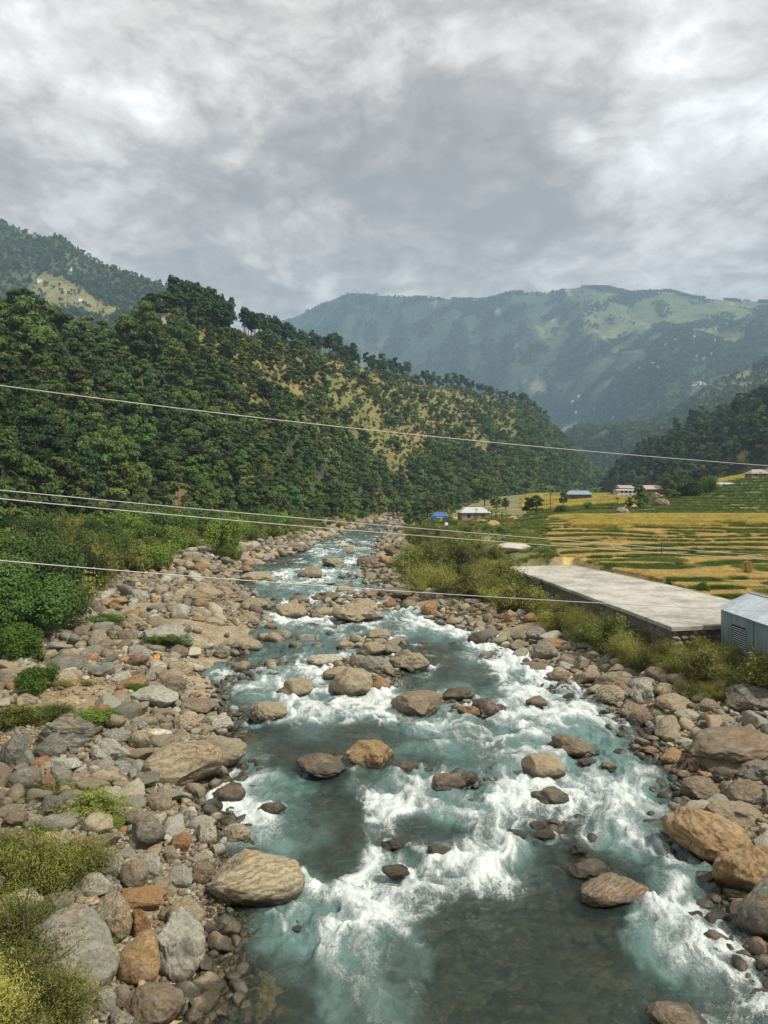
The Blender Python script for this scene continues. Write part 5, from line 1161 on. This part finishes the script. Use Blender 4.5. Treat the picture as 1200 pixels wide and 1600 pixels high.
link('window_frame', mesh_from('window_frame', *boxV(-.045, .03, -2.88, -1.37, .12, .26), False, mats=[M_tin]), sh)
V, Fc = boxV(-.035, .035, -2.86, -1.4, -.012, .012); sm = mesh_from('slat', V, Fc, False, mats=[M_slat])
for i in range(20):
    z = -.82+i*.115
    if .05 < z < .3: continue
    link('slat', sm, sh, (0, 0, z), (0, .55, 0))
for i in range(9):
    y = -i*1.0+.18; corrugated('roof_sheet', (-.22, y, 2.13+.004*(i % 2)), (0, -1.04, 0), (1.9, 0, .86), 24, .010, sh, M_roof, 9); corrugated('roof_sheet', (Wd+.22, y, 2.13+.004*(i % 2)), (0, -1.04, 0), (-1.9, 0, .86), 24, .010, sh, M_roof, 9)
link('ridge_cap', mesh_from('ridge_cap', *tube([(Wd/2, .2, 3.0), (Wd/2, -Ls-.2, 3.0)], [.05, .05], 6), mats=[M_roof]), sh)

# ---------------------------------------------------------------- distant houses
M_white = simple_mat('whitewash', (.62, .60, .56), .9, var=.15); M_mud = simple_mat('mud_wall', (.30, .22, .15), .95, var=.3); M_wood = simple_mat('weathered_wood', (.14, .11, .08), .9, var=.3)
M_roofw = tin('white_tin_roof', (.46, .49, .50)); M_roofb = tin('blue_tin_roof', (.27, .35, .41)); M_rust = tin('rusty_tin_roof', (.42, .33, .28)); M_thatch = simple_mat('straw_heap', (.34, .235, .10), .95, var=.45, scale=5, bump=1.)
def roof_mesh(L, Wd, z0, h, hip=0., ov=.4):
    l, w = L/2+ov, Wd/2+ov; r_ = L/2*(1-hip)+ov*(1-hip); V = []
    for dz in (0, -.09): V += [(-l, -w, z0+dz), (l, -w, z0+dz), (l, w, z0+dz), (-l, w, z0+dz), (-r_, 0, z0+h+dz), (r_, 0, z0+h+dz)]
    Q = [(0, 1, 5, 4), (2, 3, 4, 5)]; Tt = [(1, 2, 5), (3, 0, 4)]; Q2 = [tuple(q+6 for q in f)[::-1] for f in Q]; T2 = [tuple(q+6 for q in f)[::-1] for f in Tt]; rim = [(0, 6, 7, 1), (1, 7, 8, 2), (2, 8, 9, 3), (3, 9, 6, 0)]
    me = bpy.data.meshes.new('roof'); me.from_pydata(V, [], Q+Tt+Q2+T2+rim); me.update(); return me
def house(x, y, L, Wd, H, rh, rm, wm, lab, rz=0., hip=.25, z0=6., floors=1, name='house', nwin=3):
    X, Y, z = at_px(x, y, z0); e = emp(name, (X, Y, z-.2), lab, name.replace('_', ' '), None, rz)
    link('wall', mesh_from('wall', *boxV(-L/2, L/2, -Wd/2, Wd/2, -1.0, H), False, mats=[wm]), e)
    m = roof_mesh(L, Wd, H+.02, rh, hip); m.materials.append(rm); link('roof', m, e)
    for f in range(floors):
        zb = H/floors*f+.8
        for i in range(nwin):
            xx = -L/2+L*(i+1)/(nwin+1)
            if f == 0 and i == nwin//2: link('door', mesh_from('door', *boxV(xx-.5, xx+.5, -Wd/2-.05, -Wd/2+.1, 0, 2.), False, mats=[M_wood]), e)
            else: link('window', mesh_from('window', *boxV(xx-.45, xx+.45, -Wd/2-.04, -Wd/2+.1, zb, zb+1.), False, mats=[M_dark]), e)
    return e
house(740, 812, 8., 6., 2.2, 1.5, M_roofw, M_mud, 'low farmhouse with wide pale tin roof beyond the scrub, next to the banana plants', .1, .45, 3.)
house(904, 784, 8., 5., 2.6, 1.3, M_roofb, M_wood, 'small house with pale blue tin roof in the golden fields', -.15, .3, 7.)
house(975, 764, 8, 7, 4.0, 1.5, M_rust, M_mud, 'two-storey house with rusty roof behind the pale grey buildings', .2, .2, 10, 2)
house(981, 779, 10, 5, 3.4, .5, M_roofw, M_white, 'long white two-storey farm building left of the dark green bush', .05, .05, 10, 2, nwin=5)
house(1006, 778, 6, 5, 2.2, 1.0, M_roofw, M_white, 'pale tin-roofed annex right of the long white building', -.1, .2, 10)
house(1019, 755, 10, 6, 3.2, 1.6, M_rust, M_wood, 'dark wooden house with grey roof below the right wooded spur', .1, .3, 13)
house(1183, 746, 6.5, 4, 1.5, 1.5, M_rust, M_mud, 'small hut with pinkish tin roof at the right edge above the terraces', .1, .5, 18)
house(1107, 722, 16, 5, 1.6, .6, M_roofw, M_white, 'long pale low shed high on the right slope', .05, .1, 22)
house(1080, 857, 1.2, 1., 1., .3, M_rust, M_wood, 'tiny wooden hut in the stubble terraces', 0, .1, 5, nwin=1) if False else None
house(245, 487, 16, 7, 3, 1.5, M_rust, M_white, 'little whitewashed building under trees on the left hilltop', .1, .2, 80) if False else None
x, y, z = [float(v) for v in HL.at(248, .975)]; e = emp('hilltop_building', (x, y, z-.3), 'little whitewashed building among trees on the left hilltop', 'building'); link('wall', mesh_from('wall', *boxV(-6, 6, -2.5, 2.5, -1, 3.2), False, mats=[M_white]), e); m = roof_mesh(12, 5, 3.22, 1.3, .2); m.materials.append(M_rust); link('roof', m, e)
for xx in (-4, -1.3, 1.3, 4): link('window', mesh_from('window', *boxV(xx-.5, xx+.5, -2.55, -2.4, 1, 2.3), False, mats=[M_dark]), e)
# blue open tent with lettering
M_blue = simple_mat('blue_tarpaulin', (.03, .11, .33), .6, var=.15); M_wht = simple_mat('white_print', (.8, .82, .85), .6, var=.05)
X, Y, z = at_px(686, 820, 2.); tt = emp('blue_tent', (X, Y, z), 'blue open-sided tent with white lettering above the riverbank scrub', 'tent')
m = roof_mesh(4.2, 3.6, 2.5, 1., .5, .1); m.materials.append(M_blue); link('canopy', m, tt)
link('valance', mesh_from('valance', *boxV(-2.2, 2.2, -1.93, -1.89, 1.95, 2.45), False, mats=[M_blue]), tt)
for sx_ in (-2.0, 2.0):
    for sy_ in (-1.7, 1.7): link('leg', mesh_from('leg', *boxV(sx_-.12, sx_+.12, sy_-.12, sy_+.12, -.3, 2.48), False, mats=[M_blue]), tt)
fc_ = bpy.data.curves.new('lettering', 'FONT'); fc_.body = 'Xtreme'; fc_.size = .62; fc_.extrude = .01; fc_.align_x = 'CENTER'; tmp = bpy.data.objects.new('lettering', fc_); COL.objects.link(tmp)
dg = bpy.context.evaluated_depsgraph_get(); me = bpy.data.meshes.new_from_object(tmp.evaluated_get(dg)); bpy.data.objects.remove(tmp); me.materials.clear(); me.materials.append(M_wht)
link('lettering', me, tt, (0, -2.6, 2.75), (math.radians(60), 0, 0)) if False else link('lettering', me, tt, (0, -1.95, 2.0), (math.pi/2, 0, 0))
X, Y, z = at_px(697, 824, 2.); V, Fc = tube([(0, 0, 0), (0, 0, 1.), (0, 0, 1.15), (0, 0, 1.2)], [.5, .5, .3, .05], 14); o = link('water_tank', mesh_from('water_tank', V, Fc, mats=[M_white]), None, (X, Y, z)); tag(o, 'small white round tank beside the blue tent', 'tank')
# heaps: straw, sand
def heap(x, y, wpx, hr, m, name, lab, cat, z0=4., depth=.8, seed=0):
    X, Y, z = at_px(x, y, z0); r_ = wpx/F*Y/2; V, Fc = ICO4; V = rock_shape(V, 900+seed, 4, .22); V = V[:, :]*np.array([r_, r_*depth, r_*hr*2]); o = link(name, mesh_from(name, V, Fc, mats=[m]), None, (X, Y, z)); return tag(o, lab, cat)
M_sand = simple_mat('sand', (.42, .39, .34), .95, var=.12, scale=3)
heap(771, 824, 27, .42, M_thatch, 'haystack', 'rounded golden haystack in the green meadow right of the farmhouse', 'haystack', 4, seed=1)
heap(754, 816, 34, .16, M_thatch, 'straw_heap', 'low straw heap in front of the pale-roofed farmhouse', 'straw heap', 3, seed=2)
heap(798, 811, 34, .14, M_thatch, 'straw_heap', 'low reddish straw heap right of the banana plants', 'straw heap', 4, seed=3)
heap(712, 811, 16, .2, M_thatch, 'straw_heap', 'small straw heap left of the pale-roofed farmhouse', 'straw heap', 3, seed=4)
heap(984, 794, 26, .35, M_thatch, 'haystack', 'tan haystack between grey boulder and dark green bush', 'haystack', 6, seed=5)
heap(1027, 779, 20, .5, M_thatch, 'haystack', 'pale haystack behind the dark boulder in the fields', 'haystack', 8, seed=6)
heap(906, 868, 5, .3, M_thatch, 'straw_heap', 'x', 'straw heap', 4, seed=8) if False else None
heap(797, 862, 72, .19, M_sand, 'sand_heap', 'pale grey sand heap at the far end of the concrete platform', 'sand heap', 3.2, seed=7)
for (x, y, w, h, tn, lab) in [(1035, 793, 30, 14, 'b', 'dark brown rounded boulder standing in the fields'), (973, 804, 26, 11, 'g', 'grey slanting boulder left of the tan haystack in the fields'), (937, 809, 14, 7, 'm', 'small pinkish boulder in the fields left of the slanting grey one'), (672, 889, 8, 8, 'w', 'small pale stone in the scrub upstream of the platform'), (982, 1046, 16, 14, 'd', 'dark rock in the bushes below the platform'), (1120, 1055, 18, 20, 'k', 'dark rock with pale top half hidden in bushes below the shed'), (1135, 1020, 9, 14, 'p', 'small pale upright stone among bushes at the shed corner'), (780, 812, 8, 5, 'k', 'small dark field stone near the low straw heap')]:
    X, Y, z = at_px(x, y, 5.); a = w/2/F*Y; c = h/F*Y*.75; o = link('field_boulder', ROCKM[(x*7) % 14], None, (X, Y, z+c*.4), (0, 0, x*.1), (a, a*.8, c)); o.color = (*TONE[tn], 1); tag(o, lab, 'boulder')
# white low wall, blue sheet, white slab box
X, Y, z = at_px(767, 848, 3.); e = emp('white_wall', (X, Y, z), 'short white wall piece standing in the meadow above the sand heap', 'wall', None, .05)
link('wall_block', mesh_from('wall_block', *boxV(-1.35, 1.15, -.15, .15, -.3, .85), False, mats=[M_white]), e); link('coping', mesh_from('coping', *boxV(-1.4, 1.2, -.2, .2, .852, .92), False, mats=[M_conc]), e)
X, Y, z = at_px(747, 866, 3.); e = emp('tin_fence', (X, Y, z), 'short blue-grey tin fence left of the sand heap', 'fence', None, .12)
for i in range(4): corrugated('tin_sheet', (-1.5+i*.78, .01*(i % 2), -.3), (.76, 0, 0), (0, 0, 1.3), 30, .02, e, M_roofb, 7)
# stone row walls around the meadow: low pale stones in a line
for (xa, xb, y) in [(805, 870, 812), (830, 866, 809)]:
    X0, Y0_, z = at_px(xa, y, 4); X1, Y1_, _ = at_px(xb, y, 4); e = emp('low_stone_wall', ((X0+X1)/2, (Y0_+Y1_)/2, z), 'low row of pale stones edging the meadow, '+('front' if y == 812 else 'rear')+' row right of the straw heap', 'stone wall')
    for i in range(22):
        t = i/21; o = link('stone', ROCKS[i % 12], e, ((X1-X0)*(t-.5), (Y1_-Y0_)*(t-.5), .2), (0, 0, i), (.42, .35, .32)); o.color = (*TONE['p'], 1)
# yellow cloth on the bush at the right edge, orange scrap among the stones
M_yel = simple_mat('yellow_cloth', (.75, .48, .02), .8, var=.15); M_ora = simple_mat('orange_scrap', (.70, .26, .02), .7, var=.1)
def cloth(x, y, w, m, name, lab, cat, z0, dz):
    X, Y, z = at_px(x, y, z0); s = w/F*Y; u = np.linspace(-.5, .5, 16); U, Vv = np.meshgrid(u, u); Zc = .28*fbm2(U*6+x, Vv*6, 1.2, 3, 3)-.9*(U**2+Vv**2)*.6
    o = link(name, mesh_from(name, np.stack([U*s*(1+.3*Vv), Vv*s*.8, Zc*s], -1).reshape(-1, 3), grid_faces(16, 16), mats=[m]), None, (X, Y, z+dz), (.7, .1, .2)); sol = o.modifiers.new('thickness', 'SOLIDIFY'); sol.thickness = .01; tag(o, lab, cat)
cloth(1192, 1047, 22, M_yel, 'yellow_cloth', 'bright yellow cloth caught on the bushes at the right edge', 'cloth', 2., 1.0)
cloth(245, 1034, 9, M_ora, 'orange_scrap', 'tiny orange plastic scrap among the upper left cobbles', 'scrap', 1., .25)
# straw sheaf on a riser
X, Y, z = at_px(1168, 898, 3.6); V, Fc = tuft(777, 240, .95, .26, .012, .16); V2, F2 = tuft(778, 200, .95, .24, .012, .2); V2 = V2*np.array([1, 1, -1])+np.array([0, 0, .95]); J = join([(V, Fc), (V2, F2)])
o = link('straw_sheaf', mesh_from('straw_sheaf', *J, False, mats=[M_dry]), None, (X, Y, z), None, (1.2, 1.2, 1.2)); tag(o, 'upright tied straw sheaf against a terrace bank at the right', 'sheaf')
# ---------------------------------------------------------------- trees standing in the fields
for (nm, pr, x, y, hpx, lab) in [('dark_tree', BROAD, 881, 793, 26, 'dark round tree left of the blue-roofed house'), ('dark_tree', BROAD, 824, 806, 30, 'dense dark tree at the meadow edge left of the golden fields'), ('dark_tree', BROAD, 838, 806, 34, 'broad green tree right of the dense dark one at the meadow edge'), ('dark_tree', BROAD, 776, 800, 26, 'dark tree behind the banana plants'), ('dark_tree', BROAD, 790, 797, 20, 'small round tree beside the field edge behind the banana plants'),
    ('dark_tree', BROAD, 983, 797, 20, 'big dark green bush-like tree in front of the white buildings'), ('dark_tree', BROAD, 1001, 797, 18, 'dark green tree touching the big one before the white buildings'), ('dark_tree', BROAD, 1008, 789, 22, 'light green tree at the right of the tree group before the white buildings'), ('dark_tree', BROAD, 972, 770, 18, 'small tree at the left end of the white building'),
    ('dark_tree', BROAD, 680, 795, 40, 'dark round-headed tree on a slim trunk rising over the blue tent'), ('dark_tree', BROAD, 657, 822, 34, 'leafy tree left of the blue tent'), ('dark_tree', BROAD, 668, 815, 30, 'leafy tree behind the left leg of the blue tent'), ('dark_tree', BROAD, 640, 826, 26, 'small tree at the far riverbank'), ('tall_tree', BROAD, 757, 790, 46, 'tall pale-trunked tree at the foot of the hill behind the farmhouse'),
    ('dark_tree', BROAD, 1050, 782, 30, 'leafy tree right of the dark field boulder'), ('bright_bush', LEAFY, 1068, 778, 22, 'bright green bush in the grove at the terraces'), ('bright_bush', LEAFY, 1085, 776, 26, 'bright green bamboo-like bush, largest of the grove at the terraces'), ('bright_bush', LEAFY, 1105, 772, 26, 'bright green bush at the right of the terrace grove'), ('dark_tree', BROAD, 1062, 762, 34, 'dark tree at the back of the terrace grove'), ('dark_tree', BROAD, 1080, 758, 36, 'dark tree, right of the pair at the back of the terrace grove'), ('dark_tree', BROAD, 1118, 752, 34, 'dark tree at the foot of the right spur beside the bananas'), ('dark_tree', BROAD, 1130, 748, 30, 'green tree right of the one beside the bananas'),
    ('dark_tree', BROAD, 1000, 752, 34, 'tree at the foot of the right spur above the white buildings'), ('dark_tree', BROAD, 1040, 750, 34, 'tree beside the dark wooden house'), ('dark_tree', BROAD, 960, 768, 16, 'small tree left of the long white farm building'), ('bright_bush', LEAFY, 920, 796, 12, 'small bright bush right of the blue-roofed house'), ('bright_bush', LEAFY, 878, 803, 14, 'bright bush under the dark round tree'),
    ('bright_bush', LEAFY, 1083, 867, 12, 'small green shrub on a stubble terrace'), ('bright_bush', LEAFY, 1100, 927, 18, 'green tussock on the lowest terrace bank behind the platform'), ('bright_bush', LEAFY, 783, 835, 12, 'small green bush right of the haystack'), ('bright_bush', LEAFY, 856, 832, 10, 'small green bush in the meadow above the terraces'), ('scrub_tree', LEAFY, 697, 865, 28, 'dark green bush in the riverside scrub below the blue tent'), ('scrub_tree', LEAFY, 706, 848, 22, 'dark bush, right one of two in the scrub below the blue tent'), ('scrub_tree', LEAFY, 676, 850, 26, 'dark bush, left one of two in the scrub below the blue tent'),
    ('dead_bush', SCRUB, 750, 898, 24, 'russet low bush at the far left corner of the platform')]:
    X, Y, z = at_px(x, y, 5.); s = hpx/F*Y/(10.2 if pr is BROAD else 2.05); e = plant(nm, pr, X, Y, z-.05, s, lab, 'tree' if 'tree' in nm and 'scrub' not in nm else 'bush')
for (x, y, h, lab) in [(768, 812, 22, 'banana plant right of the pale-roofed farmhouse'), (775, 814, 24, 'tallest banana plant between farmhouse and straw heap'), (784, 812, 18, 'banana plant, rightmost of the clump beside the farmhouse'), (932, 772, 16, 'banana plant at the far edge of the golden fields'), (956, 796, 16, 'banana plant left of the big dark bush'), (965, 790, 18, 'banana plant touching the big dark bush'), (1012, 790, 16, 'banana plant right of the tree group before the white buildings'), (1140, 744, 22, 'banana plant above the terraces near the pinkish hut'), (1152, 743, 22, 'banana plant left of the pinkish hut'), (1128, 748, 20, 'banana plant, leftmost of the three near the pinkish hut'), (858, 774, 20, 'slim pole-like palm at the far field edge'), (786, 775, 16, 'bright banana plant at the foot of the hill'), (992, 748, 20, 'banana plant at the foot of the right spur')]:
    X, Y, z = at_px(x, y, 6.); s = h/F*Y/3.; plant('banana_plant', BANA, X, Y, z-.05, s, lab, 'banana plant')
# poles
M_pole = simple_mat('pole_wood', (.10, .085, .07), .9, var=.2)
for (x, y, yt, lab) in [(1034, 868, 848, 'thin dark utility pole standing in the stubble terraces'), (744, 820, 795, 'slim pole in front of the farmhouse'), (860, 810, 770, 'slim pole in the meadow near the golden fields')]:
    X, Y, z = at_px(x, y, 4.); H = (y-yt)/F*Y; e = emp('utility_pole', (X, Y, z), lab, 'pole'); link('shaft', mesh_from('shaft', *tube([(0, 0, -.3), (0, 0, H)], [.10, .07], 8), mats=[M_pole]), e); link('crossarm', mesh_from('crossarm', *boxV(-.45, .45, -.05, .05, H-.25, H-.13), False, mats=[M_pole]), e)
# ---------------------------------------------------------------- cables across the river
M_cab = simple_mat('aluminium_cable', (.42, .41, .39), .5, .2, var=.1); M_cabd = simple_mat('black_cable', (.03, .03, .035), .6, var=.1)
def cable(pts, Y0, Y1, r_, m, lab):
    """pts: seen course left to right; Y0..Y1 distance at the two ends"""
    pts = np.array(pts, float); xs = np.linspace(-900, 2100, 90); co = np.polyfit(pts[:, 0], pts[:, 1], 2); P_ = []
    ua, ub = pts[0, 0], pts[-1, 0]
    for xp in xs:
        yp = np.polyval(co, xp); t = (xp-ua)/(ub-ua); iy = (1-t)/Y0+t/Y1
        if iy < 1/(Y1*1.9): break
        Y = 1/iy; P_.append(((xp-600)/F*Y, Y, CAMZ+(HOR-yp)/F*Y))
    tag(link('cable', mesh_from('cable', *tube(P_, [r_*.72]*len(P_), 6), mats=[m])), lab, 'cable')
cable([(0, 603), (150, 621), (450, 658), (700, 685), (1000, 712), (1140, 723)], 20, 34, .022, M_cab, 'topmost pale cable crossing in front of the wooded hillside and mountain')
cable([(0, 766), (200, 785), (450, 808), (700, 829), (900, 846), (1200, 868)], 18, 40, .019, M_cab, 'upper of the two close pale cables over the middle of the river')
cable([(0, 780), (200, 797), (450, 821), (700, 840), (860, 853), (1200, 874)], 18, 40, .021, M_cab, 'lower of the two close pale cables over the middle of the river')
cable([(0, 778), (200, 790), (450, 809), (700, 826), (900, 838), (1200, 858)], 20, 42, .014, M_cabd, 'thin black cable between the two close pale ones')
cable([(0, 876), (170, 890), (330, 903), (600, 922), (930, 942), (1200, 955)], 17, 34, .020, M_cab, 'lowest pale cable, running over the rocks to the concrete platform')
cable([(0, 675), (200, 693), (420, 714), (600, 728), (900, 748)], 26, 60, .012, M_cabd, 'faint thin black cable before the dark trees of the hillside')
# ---------------------------------------------------------------- village houses on the far slopes
VH = [(1070, 526), (1085, 528), (1055, 533), (1100, 530), (1040, 540), (1115, 534), (1010, 572), (1022, 570), (1030, 575), (1000, 578), (1090, 558), (1100, 562), (1110, 556), (1092, 600), (1098, 602), (1085, 605), (905, 620), (895, 628), (1047, 628), (900, 645), (930, 640), (1140, 590), (960, 655), (108, 422), (100, 424), (62, 440), (125, 470)]
MVW = M_white
for i, (x, y) in enumerate(VH):
    H_ = HF if x < 300 else HM; ts_ = np.linspace(.03, .97, 300); X_, Y_, Z_ = H_.at(np.full(300, float(x)), ts_); yp = HOR-(Z_-CAMZ)/Y_*F; j = int(np.argmin(np.abs(yp-y))); X, Y, z = float(X_[j]), float(Y_[j]), float(Z_[j])
    q = 1.5 if H_ is HM else 1.; e = emp('village_house', (X, Y, z), 'tiny pale village house on the far '+('left mountain' if x < 300 else 'mountain slope at the right'), 'house', 'village houses on the left mountain' if x < 300 else 'village houses on the far slope', i*.4)
    link('wall', mesh_from('wall', *boxV(-5*q, 5*q, -3*q, 3*q, -4, 4*q), False, mats=[MVW if i % 3 else M_mud]), e); m = roof_mesh(10*q, 6*q, 4*q+.02, 2*q, .1); m.materials.append(M_roofw if i % 2 else M_rust); link('roof', m, e)
